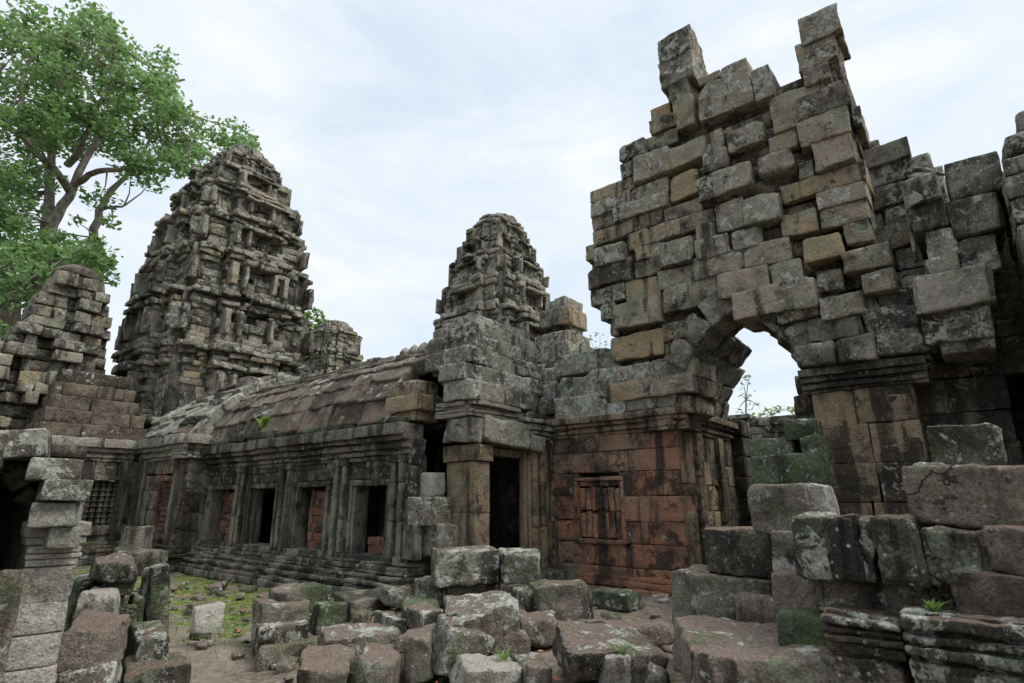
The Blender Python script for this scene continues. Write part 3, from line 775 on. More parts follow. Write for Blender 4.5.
    for k in range(len(arc) - 1):
        (x0, z0), (x1, z1) = arc[k], arc[k + 1]
        ln = math.hypot(x1 - x0, z1 - z0); an = math.atan2(z1 - z0, x1 - x0)
        y = 8.95 + [.0, .05, .15, -.1, .1, .05][k]
        while y < 17.3:
            l = U(.55, 1.2)
            th = .34
            cx, cz = (x0 + x1) / 2 + math.sin(an) * (th / 2 - .05), (z0 + z1) / 2 - math.cos(an) * (th / 2 - .05)
            b.stone((cx + U(-.02, .02), y + l / 2, cz + U(-.025, .025)), (ln + .10, l - .02, th), R=rotm(0, -an + .10 + U(-.02, .02), 0), seg=.06, bev=.05, rough=.035, chips=1, skew=.02)
            y += l
    for k in range(len(arc) - 1):   # far slope
        (x0, z0), (x1, z1) = arc[k], arc[k + 1]
        b.box(18.3 - x1 - .05, 18.3 - x0 + .05, 9, 17.3, z0 - .25, z1 - .02, seg=.5, rough=.02, bev=.04)
    b.build('roof', M_ROOF, root)
    # ridge crest and finials
    for ya, yb in ((11.2, 13.4), (15.0, 16.5)):
        b = MB(); y = ya
        while y < yb:
            l = U(.35, .6); b.box(8.98, 9.3, y, y + l - .01, 5.08, 5.08 + U(.16, .24), seg=.06, rough=.025, bev=.03, chips=2); y += l
        b.build('ridge_crest', M_GREY, root)
    b = MB(); b.box(8.95, 9.3, 9.6, 11.2, 5.06, 5.16, seg=.07, rough=.02, bev=.03)
    b.build('finial_base', M_GREY, root)
    for i in range(4):
        b = MB(); yy = 9.75 + i * .36
        b.lathe((9.1, yy, 5.14), [(.0, -.02), (.11, 0), (.15, .06), (.15, .14), (.11, .22), (.05, .28), (.0, .31)], n=12, rough=.02)
        b.build('finial', M_GREY, root)
    # inside: back wall, ceiling shade comes from the roof itself
    b = MB()
    b.plain(11.1, 11.3, 8.6, 20, 0, 3.4); b.plain(7.6, 11.1, 8.4, 20, -.1, .3); b.plain(7.9, 10.4, 18.2, 18.5, 0, 5)
    wall(b, 'x', 10.6, rect(8.2, 18.2, .3, 3.4), ch=(.45, .6), L=(.7, 1.2), depth=.5, seg=.2, core=False)
    b.build('inner_wall', M_GAL, root)
    # exposed broken end of the roof over the window bay
    b = MB()
    for l, t_, r, bo, pr, ti in ((383, 399, 418, 414, .12, (.9, 1, .1)), (380, 413, 416, 424, .05, (.6, .9, .1)), (392, 384, 416, 400, .05, (.7, .1, 1))):
        y1 = PX(l, bo, 7.4 - pr)[1]; y0 = PX(r, bo, 7.4 - pr)[1]; z1 = PX(l, t_, 7.4 - pr)[2]; z0 = PX(l, bo, 7.4 - pr)[2]
        b.box(7.4 - pr, 7.95, y0, y1, z0, z1, seg=.04, rough=.02, bev=.03, chips=2, tint=ti)
    b.build('broken_roof_end', M_TAN, root)
gallery()

# ------------------------------------------------------------------ porch with the doorway
def porch():
    root = thing('doorway_porch', 'stone porch with a tall black doorway and stacked blocks above its lintel', 'porch', (8.9, 7.3, 0))
    b = MB()
    for z0, z1 in ((.3, 1.5), (1.5, 2.42)): b.box(7.84, 8.24, 7.2, 7.95, z0, z1 - .006, seg=.05, rough=.012, bev=.02, chips=1, skew=.008, tint=(.7, .5, .2))
    b.box(7.78, 8.27, 7.14, 8.0, 2.42, 2.72, seg=.05, rough=.015, bev=.025, chips=1, skew=.01, tint=(.4, .5, .3))
    b.build('corner_pillar', M_TAN, root)
    # door frame
    f = MB()
    for x0, x1, y in ((8.25, 8.30, 7.3), (8.30, 8.34, 7.36)): f.box(x0, x1, y, 7.5, .35, 2.62, seg=.06, rough=.006, bev=.012, chips=0, skew=.003, tint=(.8, .4, .2))
    for x0, x1, y in ((9.50, 9.6, 7.26), (9.45, 9.50, 7.32)): f.box(x0, x1, y, 7.46, .35, 2.62, seg=.06, rough=.006, bev=.012, chips=0, skew=.003, tint=(.9, .6, .2))
    f.box(8.25, 9.58, 7.33, 7.7, 2.56, 2.7, seg=.06, rough=.006, bev=.012, chips=0, skew=.003, tint=(.6, .4, .2))
    f.box(8.2, 9.7, 7.1, 7.8, .2, .45, seg=.06, rough=.01, bev=.03)
    f.build('door_frame', M_TAN, root)
    b = MB()
    for x0, x1, y in ((9.58, 9.74, 7.2), (9.74, 9.86, 7.26), (9.86, 10.02, 7.18), (10.02, 10.3, 7.24)):
        for z0, z1 in ((.3, 1.2), (1.2, 2.1), (2.1, 2.95)): b.box(x0, x1 - .01, y, 7.46 if x1 < 10.1 else 7.9, z0, z1 - .006, seg=.06, rough=.01, bev=.018, chips=0, skew=.004, tint=(U(.3, .9), U(.2, .8), .3))
    b.build('side_jamb', M_TAN, root)
    # lintel, tilting stones
    b = MB()
    b.stone((8.62, 7.42, 2.99), (1.35, .75, .46), R=rotm(0, .06, 0), seg=.05, bev=.04, rough=.03, chips=3, skew=.04, tint=(.9, .2, .7))
    b.stone((9.55, 7.45, 2.86), (.66, .7, .34), R=rotm(0, .12, 0), seg=.05, bev=.05, rough=.03, chips=3, skew=.05, tint=(.8, .2, .6))
    b.stone((7.78, 7.38, 2.98), (.34, .55, .46), R=rotm(0, .02, 0), seg=.05, bev=.03, rough=.02, chips=1, skew=.03, tint=(.5, .5, .3))
    b.stone((7.75, 7.8, 2.98), (.14, .2, .44), R=rotm(.15, .1, 0), seg=.05, bev=.05, rough=.03, chips=2, skew=.05, tint=(.5, .3, .3))
    b.build('lintel', M_GREY, root)
    # cornice above
    b = MB()
    bands(b, 'y', 7.12, 7.55, 8.95, [(3.22, 3.3, .02), (3.3, 3.36, .06), (3.36, 3.42, .02), (3.42, 3.5, .12)], depth=.9, L=(1, 1.4), seg=.05, rough=.02)
    bands(b, 'x', 7.62, 7.2, 7.8, [(3.22, 3.3, .02), (3.3, 3.36, .06), (3.36, 3.42, .02), (3.42, 3.5, .12)], depth=.5, L=(.8, 1), seg=.05, rough=.02)
    bands(b, 'y', 7.18, 9.0, 10.3, [(2.98, 3.05, .0), (3.05, 3.1, .05), (3.1, 3.14, .02), (3.14, 3.26, .1), (3.26, 3.34, .16)], depth=.9, L=(.6, .7), seg=.05, rough=.02)
    b.build('cornice', M_GREY, root)
    b = MB()
    z = 3.5
    rows = [(7.42, 7.0, 9.45, 7.75, .36), (7.36, 7.08, 9.7, 7.9, .34), (7.52, 7.2, 9.85, 8.4, .36), (7.72, 7.3, 9.95, 8.5, .34), (7.98, 7.45, 10.0, 8.6, .30), (8.35, 7.7, 10.0, 8.8, .28)]
    for x0, y0, x1, y1, h in rows:
        wall(b, 'y', y0, rect(x0, x1, z, z + h), ch=(h, h), L=(.6, 1.1), depth=.7, seg=.05, prot=(-.03, .06), rough=.028, bev=.035, chips=2, skew=.03, gap=.012)
        wall(b, 'x', x0, rect(y0 + .72, y1, z, z + h), ch=(h, h), L=(.6, 1.0), depth=.7, seg=.06, prot=(-.03, .05), rough=.028, bev=.035, chips=2, skew=.03, gap=.012)
        b.plain(x0 + .3, x1 - .2, y0 + .4, y1, z - .05, z + h)
        z += h
    b.build('stacked_masonry', M_GREY, root)
    b = MB()
    # dark room behind the door
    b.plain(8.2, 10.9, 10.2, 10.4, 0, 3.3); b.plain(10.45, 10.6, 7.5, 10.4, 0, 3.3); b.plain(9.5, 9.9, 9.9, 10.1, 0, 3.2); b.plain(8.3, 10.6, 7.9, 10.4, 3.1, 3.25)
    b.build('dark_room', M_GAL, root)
porch()

# ------------------------------------------------------------------ ruined range between porch and gate
def range_ruin():
    root = thing('broken_parapet', 'jumble of grey broken cornice blocks on top of the reddish wall beside the gate', 'parapet', (10.3, 5.8, 3.4))
    b = MB()
    L = [(556, 398, 600, 424, .05), (598, 398, 625, 422, .1), (622, 388, 680, 412, .05), (585, 372, 625, 400, -.05), (612, 368, 650, 392, .0), (560, 378, 588, 400, -.1),
         (556, 356, 604, 378, -.5), (600, 352, 625, 372, -.35), (640, 362, 690, 390, .05)]
    for l, t_, r, bo, pr in L:
        x = GX - pr; y1 = PX(l, bo, x)[1]; y0 = PX(r, bo, x)[1]; z1 = PX(l, t_, x)[2]; z0 = PX(l, bo, x)[2]
        b.box(x, x + 1.0, y0 + .01, y1 - .01, z0, z1 - .01, seg=.05, rough=.035, bev=.05, chips=3, skew=.05, tint=(U(.4, 1), U(0, .5), U(.4, 1)))
    b.plain(10.6, 11.6, 4.4, 7.3, 3.3, 4.3)
    wall(b, 'x', 11.3, rect(5.2, 8.2, 3.3, 4.9), ch=(.36, .44), L=(.5, .9), depth=.8, seg=.08, prot=(-.1, .2), rough=.03, chips=2, skew=.04)
    b.build('broken_blocks', M_GREY, root)
range_ruin()

# ------------------------------------------------------------------ temple towers
def redent(s, a=.45, w2=.88, b=.74):
    q = [(1, -a), (1, a), (w2, a), (w2, b), (b, b), (b, w2), (a, w2), (a, 1)]
    pts = []
    for k in range(4):
        c, sn = [(1, 0), (0, 1), (-1, 0), (0, -1)][k]
        for x, y in (q if k == 0 else q[1:] if False else q):
            pts.append((s * (x * c - y * sn), s * (x * sn + y * c)))
    out = []
    for p in pts:
        if not out or math.hypot(p[0] - out[-1][0], p[1] - out[-1][1]) > 1e-6: out.append(p)
    # first point (1,-a) repeats the end of the previous quadrant's mirror; drop duplicates at the seam
    if math.hypot(out[0][0] - out[-1][0], out[0][1] - out[-1][1]) < 1e-6: out.pop()
    return out
def ring(b, cx, cy, s, z, h, seg, L=(.5, .9), depth=.45, prot=(-.03, .05), rough=.03, miss=0., chips=1, bev=.04, skew=.03, shape=None, back=False):
    pts = shape or redent(s)
    n = len(pts)
    for i in range(n):
        (ax, ay), (bx, by) = pts[i], pts[(i + 1) % n]
        ln = math.hypot(bx - ax, by - ay)
        if ln < .03: continue
        ux, uy = (bx - ax) / ln, (by - ay) / ln
        nx, ny = uy, -ux
        if not back and nx > .5 and ny > -.3: continue
        if not back and ny > .5 and nx > -.3: continue
        u = 0
        while u < ln - .01:
            l = U(*L)
            if ln - u - l < .25: l = ln - u
            if rng.random() >= miss:
                p = U(*prot)
                m = u + l / 2
                c = (cx + ax + ux * m + nx * (p - depth) / 2, cy + ay + uy * m + ny * (p - depth) / 2, z + h / 2)
                b.stone(c, (l - .01, depth + p, h - .01), R=rotm(0, 0, math.atan2(uy, ux)), seg=seg, bev=bev, rough=rough, chips=chips, skew=skew)
            u += l
def tower(name, label, cx, cy, tiers, mat, seg, miss=.03, top='bud', panels=True, ruin=.0, antefix=True):
    """tiers: list of (half width, z bottom, z top)"""
    root = thing(name, label, 'tower', (cx, cy, 0))
    for ti, (s, z0, z1) in enumerate(tiers):
        H = z1 - z0
        b = MB(); k = s / 2.5
        b.plain(cx - s * .8, cx + s * .8, cy - s * .8, cy + s * .8, z0 - .02, z1 - .01)
        # base mouldings, body, cornice
        base, corn = H * .2, H * .34
        nb = max(1, int(round(base / .2)))
        for i in range(nb): ring(b, cx, cy, s * (.99 - .03 * i), z0 + base * i / nb, base / nb, seg, depth=.5 * max(k, .5), rough=.025, miss=miss * .5)
        zb0, zb1 = z0 + base, z1 - corn
        n = max(1, int(round((zb1 - zb0) / .27)))
        for i in range(n): ring(b, cx, cy, s * .92, zb0 + (zb1 - zb0) * i / n, (zb1 - zb0) / n, seg, L=(.28, .6), depth=.55 * max(k, .5), prot=(-.10 - ruin, .06), rough=.045, miss=miss + ruin)
        nc = max(2, int(round(corn / .19)))
        for i in range(nc):
            f = [.95, .99, .97, 1.02, 1.05, 1.0][min(5, int(i * 5.99 / nc))]
            ring(b, cx, cy, s * f, z1 - corn + corn * i / nc, corn / nc, seg, L=(.3, .75), depth=.55 * max(k, .5), prot=(-.09 - ruin, .07), rough=.05, miss=miss + ruin * .6, chips=4)
        b.build('tier', mat, root)
        if panels:
            # niches: pairs of pilasters with a pediment slab on the two faces seen
            for fx, fy in ((-1, 0), (0, -1)):
                for off, w in ((-.36, .07), (-.2, .05), (.2, .05), (.36, .07), (-.80, .06), (.80, .06)):
                    o = off * s; d = s * (.93 if abs(off) < .5 else .83)
                    ww = w * s
                    if rng.random() < .45: continue
                    px_, py_ = (cx - d, cy + o) if fx else (cx + o, cy - d)
                    sz = (.22 * s, ww, zb1 - zb0) if fx else (ww, .22 * s, zb1 - zb0)
                    g = MB(); g.stone((px_, py_, (zb0 + zb1) / 2), sz, seg=seg, bev=.04, rough=.045, chips=4, skew=.05); g.build('pilaster', mat, root)
                # gabled pediment over the face centre
                g = MB()
                for j, (wf, hf) in enumerate(((.62, .0), (.5, .16), (.34, .32), (.16, .48))):
                    d = s * .93
                    zz = zb1 - .02 * H + hf * H * .6
                    sz = (.3 * s, wf * s, H * .1) if fx else (wf * s, .3 * s, H * .1)
                    c = (cx - d, cy, zz) if fx else (cx, cy - d, zz)
                    if rng.random() > .5 + ruin: g.stone(c, sz, seg=seg, bev=.05, rough=.05, chips=5, skew=.05)
                if g.v: g.build('niche_pediment', mat, root)
        if antefix and False:
            g = MB(); nonempty = False
            for (ax, ay) in ((-1, -1), (-1, 1), (1, -1), (-1, -.42), (-1, .42), (-.42, -1), (.42, -1)):
                if rng.random() < .3 + ruin: continue
                nonempty = True
                ff = .86 if abs(ax) == abs(ay) else .98
                hh = H * .26 * U(.7, 1.1)
                g.stone((cx + ax * s * ff, cy + ay * s * ff, z1 + hh / 2 - .02), (.22 * s * .6, .22 * s * .6, hh), R=rotm(0, 0, U(-.1, .1)), seg=seg * .8, bev=.06 * s * .4, rough=.02, chips=4, skew=.04)
            if nonempty: g.build('antefix', mat, root)
    s, z0, z1 = tiers[-1]
    g = MB()
    if top == 'bud':
        pr = []
        for r, z in ((.9, 0), (.98, .12), (.9, .2), (.72, .24), (.8, .34), (.74, .46), (.56, .52), (.5, .56), (.34, .66), (0, .72)): pr.append((r * s * .86, z * s * .95))
        g.lathe((cx, cy, z1), pr, n=26, rough=.11)
    else:
        for i in range(3): ring(g, cx, cy, s * (.8 - .17 * i), z1 + i * .3, .3, seg, miss=.2, chips=3, back=True)
        g.plain(cx - s * .4, cx + s * .4, cy - s * .4, cy + s * .4, z1 - .1, z1 + .8)
    g.build('crown_stone', mat, root)
    return root
tower('large_tower', 'broad weathered stone tower rising in tiers in front of the leafy tree', 9.75, 23.1,
      [(3.0, 4.2, 7.0), (3.0, 7.0, 9.0), (2.85, 9.0, 10.8), (2.6, 10.8, 12.4), (2.28, 12.4, 13.8), (1.9, 13.8, 14.9), (1.4, 14.9, 15.7)], M_TOWER, .11, miss=.05, top='ruin', ruin=.05)
tower('central_tower', 'slender tiered stone tower with a rounded top behind the doorway porch', 14.9, 12.8,
      [(2.0, 3.5, 6.4), (1.92, 6.4, 7.9), (1.76, 7.9, 9.1), (1.56, 9.1, 10.05), (1.32, 10.05, 10.8), (1.02, 10.8, 11.55)], M_TOWER, .09, miss=.03, ruin=.01)
tower('distant_tower', 'small squat stone tower far behind the gallery roof', 21.8, 33.5,
      [(1.9, 6, 9.6), (1.75, 9.6, 11.4), (1.6, 11.4, 12.8)], M_TOWER, .2, miss=.03, top='ruin', panels=False)

# corner turret right of the central tower
def turret():
    root = thing('corner_turret', 'small stepped stone turret just right of the slender central tower', 'turret', (14.0, 9.0, 0))
    b = MB()
    z = 4.2
    for (l, r, t_, bo) in ((545, 585, 297, 310), (540, 590, 308, 324), (548, 586, 322, 334), (536, 592, 332, 345), (530, 600, 344, 362), (545, 606, 360, 380)):
        p0 = PD(l, t_, 16.6); p1 = PD(r, bo, 16.6); cx, cy = (p0[0] + p1[0]) / 2, (p0[1] + p1[1]) / 2
        w = math.hypot(p1[0] - p0[0], p1[1] - p0[1]) / 1.41
        ring(b, cx + .5, cy + .4, w / 2, p1[2], p0[2] - p1[2], .08, L=(.4, .8), prot=(-.03, .1), shape=[(w / 2, -w / 2), (w / 2, w / 2), (-w / 2, w / 2), (-w / 2, -w / 2)], back=True, chips=2)
        b.plain(cx + .5 - w * .4, cx + .5 + w * .4, cy + .4 - w * .4, cy + .4 + w * .4, p1[2] - .1, p0[2])
    b.build('stepped_courses', M_TOWER, root)
    b = MB(); wall(b, 'x', 13.2, rect(7.0, 11.6, 0, 5.6), ch=(.4, .5), L=(.6, 1), depth=2, seg=.15); b.build('base_wall', M_TOWER, root)
turret()

# ------------------------------------------------------------------ left wing under the large tower
def left_wing():
    root = thing('side_wing', 'dark stone wing with blind lattice windows at the far end of the gallery', 'temple wing', (6.8, 19.5, 0))
    X6, Y20 = 6.8, 20.5
    b = MB()
    wb = (16.9 + 1.6, 19.55)
    wy = (PX(178, 500, X6)[1], PX(160, 500, X6)[1])
    wx = (PY(85, 500, Y20)[0], PY(118, 500, Y20)[0])
    wall(b, 'x', X6, rect(17.0, 20.6, .5, 3.0), ch=(.42, .55), L=(.5, .9), depth=.6, seg=.1, prot=(-.01, .03), holes=[rect(wy[0], wy[1], .85, 2.25)], rough=.018)
    wall(b, 'y', 17.0, rect(6.85, 7.6, .5, 3.0), ch=(.42, .55), L=(.5, .9), depth=.6, seg=.1)
    wall(b, 'y', Y20, rect(3.0, 6.8, .5, 2.9), ch=(.42, .55), L=(.5, .9), depth=.6, seg=.1, prot=(-.01, .03), holes=[rect(wx[0], wx[1], .92, 2.3)], rough=.018)
    b.build('wall', M_GAL, root)
    # lattice window facing the courtyard (turned stone balusters)
    def balusters(g, p0, p1, z0, z1, n):
        for i in range(n):
            f = (i + .5) / n; c = (p0[0] + (p1[0] - p0[0]) * f, p0[1] + (p1[1] - p0[1]) * f, z0)
            H = z1 - z0; pr = [(.06, 0)]
            k = 9
            for j in range(k):
                zz = H * j / k
                pr += [(.085, zz + .01), (.085, zz + H / k * .35), (.055, zz + H / k * .45), (.07, zz + H / k * .7), (.055, zz + H / k * .95)]
            g.lathe(c, pr, n=10)
    f = MB()
    for (x0, x1, z0, z1) in ((wx[0] - .16, wx[0], .85, 2.36), (wx[1], wx[1] + .2, .85, 2.36), (wx[0] - .16, wx[1] + .2, 2.3, 2.45), (wx[0] - .2, wx[1] + .24, .76, .92)):
        f.box(x0, x1, Y20 - .08, Y20 + .3, z0, z1, seg=.1, rough=.01, bev=.02, chips=0, tint=(.8, .5, .3))
    w = f.build('blind_window', M_GAL, root)
    g = MB(); g.plain(wx[0], wx[1], Y20 + .2, Y20 + .5, .9, 2.3); balusters(g, (wx[0], Y20 + .1), (wx[1], Y20 + .1), .92, 2.3, 5); g.build('balusters', M_GAL, w)
    f = MB()
    for (y0, y1, z0, z1) in ((wy[0] - .16, wy[0], .8, 2.3), (wy[1], wy[1] + .16, .8, 2.3), (wy[0] - .16, wy[1] + .16, 2.25, 2.4), (wy[0] - .2, wy[1] + .2, .7, .85)):
        f.box(X6 - .06, X6 + .3, y0, y1, z0, z1, seg=.1, rough=.01, bev=.02, chips=0)
    w = f.build('blind_window', M_LAT, root)
    g = MB(); g.plain(X6 + .2, X6 + .5, wy[0], wy[1], .85, 2.25); balusters(g, (X6 + .1, wy[0]), (X6 + .1, wy[1]), .85, 2.25, 6); g.build('balusters', M_LAT, w)
    pl = [(-.05, .12, .5), (.12, .2, .42), (.2, .3, .36), (.3, .38, .4), (.38, .48, .25), (.48, .58, .16)]
    b = MB(); bands(b, 'x', X6, 16.8, 20.6, pl, seg=.1, depth=.5); bands(b, 'y', Y20, 2.5, 6.8, pl, seg=.1, depth=.5); bands(b, 'y', 17.0, 6.5, 7.4, pl, seg=.1, depth=.4)
    b.build('plinth', M_GAL, root)
    co = [(2.86, 2.95, .05), (2.95, 3.04, .12), (3.04, 3.12, .08), (3.12, 3.24, .2), (3.24, 3.5, .32)]
    b = MB(); bands(b, 'x', X6, 16.85, 20.3, co, seg=.1, depth=.7, rough=.02); bands(b, 'y', Y20 - .0, 3.0, 6.6, co, seg=.1, depth=.7, rough=.02); bands(b, 'y', 17.0, 6.6, 7.5, co, seg=.1, depth=.6, rough=.02)
    b.build('cornice', M_GREY, root)
    # corner pilaster strips
    for y in (17.15, 17.5, 19.8, 20.2): b = MB(); b.box(X6 - .1, X6 + .2, y - .09, y + .09, .55, 2.9, seg=.12, rough=.012, bev=.02, chips=0, tint=(.9, .5, .3)); b.build('pilaster', M_GAL, root)
    for x in (6.4,): b = MB(); b.box(x - .08, x + .08, Y20 - .1, Y20 + .2, .55, 2.9, seg=.12, rough=.012, bev=.02, chips=0, tint=(.8, .5, .3))
    b.build('pilaster', M_GAL, root); b = MB()
    b.plain(7.05, 9, 20.65, 22, 0, 4)
    b.build('core_wall', M_GAL, root)
    # roof of the -Y part: truncated stepped hood
    b = MB(); z = 3.5
    for i in range(5):
        x0, x1 = 4.15 + i * .1, 6.95 - i * .13
        h = .42
        wall(b, 'y', Y20 + .1 + i * .16, rect(x0, x1, z, z + h), ch=(h, h), L=(.7, 1.2), depth=1.5, seg=.1, rough=.03, chips=2)
        z += h
    b.build('hood', M_ROOF, root)
    # sloping shoulder roof of the other part, climbing to the tower
    b = MB()
    for i in range(7):
        x0 = 6.7 + i * .34; z0 = 3.5 + i * .3
        b.plain(x0 + .2, x0 + 3, 17.5 + i * .1, 20.6, z0 - .2, z0 + .25)
        y = 17.2 + i * .12
        while y < 20.8:
            l = U(.6, 1.1); b.stone((x0 + .35, y + l / 2, z0 + .12), (.85, l - .02, .36), R=rotm(0, -.45, 0), seg=.1, bev=.06, rough=.04, chips=2, skew=.03); y += l
    b.build('shoulder_roof', M_ROOF, root)
    # pale curved end of the broken vault above the gallery roof
    b = MB()
    arc = [(6.75, 3.5), (7.05, 3.95), (7.45, 4.35), (7.95, 4.72), (8.5, 5.05), (9.0, 5.3), (9.7, 5.5)]
    for k in range(len(arc) - 1):
        (x0, z0), (x1, z1) = arc[k], arc[k + 1]
        ln = math.hypot(x1 - x0, z1 - z0); an = math.atan2(z1 - z0, x1 - x0)
        for y0, ly in ((16.75 + U(-.25, .15), .62), (17.37, .8), (18.2, .9), (19.1, 1.0), (20.1, .8)):
            b.stone(((x0 + x1) / 2 + .1 + U(-.05, .05), y0 + ly / 2, (z0 + z1) / 2 + U(-.14, .08)), (ln + .06, ly - .05, .38), R=rotm(0, -an + .06 + U(-.08, .08), 0), seg=.08, bev=.05, rough=.03, chips=4, skew=.06, tint=(U(.3, .8), .2, U(.2, .8)))
    b.plain(7.4, 9.6, 17.0, 17.6, 3.4, 4.6); b.plain(8.2, 9.6, 17.0, 17.6, 4.4, 5.4)
    b.build('broken_vault_end', M_GREY, root)
left_wing()

# ------------------------------------------------------------------ crumbling mass at the far left
def left_ruin():
    root = thing('crumbling_tower_stump', 'crumbling pile of masonry with black gaps left of the broad tower', 'ruin', (5.0, 23.0, 0))
    XF = 22.3
    poly = [(PY(a, b_, XF)[0], PY(a, b_, XF)[2]) for a, b_ in [(-60, 440), (-60, 330), (-20, 345), (2, 345), (12, 330), (30, 318), (34, 300), (50, 284), (58, 273), (80, 271), (92, 280), (97, 292), (108, 300), (112, 330), (118, 440)]]
    poly[0] = (poly[0][0], 1.0); poly[-1] = (poly[-1][0], 1.0)
    b = MB()
    gaps = []
    for l, t_, r, bo in ((38, 335, 56, 370), (12, 355, 24, 390), (35, 402, 50, 412), (70, 300, 78, 330), (100, 345, 115, 385)):
        gaps.append((PY(l, t_, XF)[0], PY(r, t_, XF)[0], PY(l, bo, XF)[2], PY(l, t_, XF)[2]))
    def pr(u, z): return (-.1, .35) if z > 5.5 else (-.15, .5)
    wall(b, 'y', XF, poly, ch=(.3, .42), L=(.35, .8), depth=1.2, seg=.1, prot=pr, skip=gaps, rough=.035, bev=.04, chips=2, skew=.04, gap=.02, miss=.04)
    wall(b, 'x', PY(-60, 300, XF)[0] + 3.0, rect(XF + 1.2, XF + 4, 1, 6), ch=(.3, .42), L=(.5, .9), depth=1., seg=.2)
    b.build('masonry', M_TOWER, root)
    b = MB()
    p = PY(78, 272, XF)
    b.lathe((p[0] + .1, p[1] + .5, p[2] - .1), [(.62, 0), (.66, .12), (.55, .3), (.3, .45), (0, .5)], n=20, rough=.05)
    b.build('cap_stone', M_ROOF, root)
left_ruin()

# ------------------------------------------------------------------ loose blocks, each a thing of its own
def shape_at(l, t_, r, bo, D, depth, yaw, roll=0.0, pitch=0.0):
    """a box whose near face fills the measured outline at distance D; yaw in degrees away from facing the viewer, 'a' = square with the buildings"""
    c = PD((l + r) / 2, (t_ + bo) / 2, D)
    phi = math.degrees(math.atan2(c[1], c[0]))
    if yaw == 'a': yaw = -phi if phi < 45 else 90 - phi
    pl, pr_ = PD(l, (t_ + bo) / 2, D), PD(r, (t_ + bo) / 2, D)
    W = math.hypot(pl[0] - pr_[0], pl[1] - pr_[1])
    a = math.radians(abs(yaw))
    w = max(.45 * W, (W - depth * math.sin(a)) / math.cos(a)) if a < 1.2 else W
    Hh = PD((l + r) / 2, t_, D)[2] - PD((l + r) / 2, bo, D)[2]
    vx, vy = c[0] / D, c[1] / D
    k = (depth * math.cos(a) + w * math.sin(a)) / 2 * .9
    cen = (c[0] + vx * k, c[1] + vy * k, c[2])
    rz = math.radians(phi + yaw)
    return cen, (depth, w, Hh), rotm(math.radians(roll), math.radians(-pitch), rz), rz
def shape_x(l, t_, r, bo, x, depth):
    y1, y0 = PX(l, (t_ + bo) / 2, x)[1], PX(r, (t_ + bo) / 2, x)[1]
    z1, z0 = PX((l + r) / 2, t_, x)[2], PX((l + r) / 2, bo, x)[2]
    return (x + depth / 2, (y0 + y1) / 2, (z0 + z1) / 2), (depth, y1 - y0, z1 - z0)
def blk(name, label, l, t_, r, bo, D, depth, yaw='a', roll=0., pitch=0., mat=None, cat='stone block', group=None, chips=4, rough=.03, skew=.05, bev=.03, extra=None, rmul=1.):
    if yaw == 'x':
        cen, size = shape_x(l, t_, r, bo, D, depth); R = rotm(math.radians(roll), 0, 0)
    else: cen, size, R, rz = shape_at(l, t_, r, bo, D, depth, yaw, roll, pitch)
    b = MB()
    seg = max(.022, D * .0058)
    global TN
    TN = (rng.random(), rng.random() * .8, rng.random())
    b.stone((0, 0, 0), size, R=R, seg=seg, bev=bev, rough=rough, chips=chips, skew=skew, tint=TN)
    if extra: extra(b, size, R, seg)
    base = (cen[0], cen[1], cen[2] - size[2] / 2)
    for i in range(len(b.v)): b.v[i] = b.v[i] + np.array([cen[0], cen[1], cen[2]])
    o = b.build(name, mat or M_BLOCK, origin=base, octs=((1.7, .4), (5.5, .55), (14, .42), (32, .2)))
    return tag(o, label, cat, group)

G1 = 'fallen blocks in front of the gallery'
def flutes(b, size, R, seg):
    d, w, h = size
    for k in range(2):
        c = np.array([-d / 2 + .005, (-.22 + .44 * k) * w, 0]); b.stone(tuple(R @ c), (.06, w * .3, h * .93), R=R, seg=seg, bev=.02, rough=.012, chips=1, skew=.01, tint=TN)
def mould(b, size, R, seg):
    d, w, h = size
    for zz, hh, o in ((.36, .16, .06), (.15, .1, .03), (-.02, .12, .05), (-.25, .2, .02)):
        b.stone(tuple(R @ np.array([-d / 2 - o + .06, 0, zz * h])), (.16, w * .985, h * hh), R=R, seg=seg, bev=.02, rough=.015, chips=1, skew=.008, tint=TN)
def panel(b, size, R, seg):
    d, w, h = size
    for zz in (.42, -.42): b.stone(tuple(R @ np.array([-d / 2, 0, zz * h])), (.06, w * .96, h * .13), R=R, seg=seg, bev=.015, rough=.008, chips=0, skew=.004, tint=TN)
    for yy in (-.46, .46): b.stone(tuple(R @ np.array([-d / 2, yy * w, 0])), (.06, w * .06, h * .7), R=R, seg=seg, bev=.015, rough=.008, chips=0, skew=.004, tint=TN)

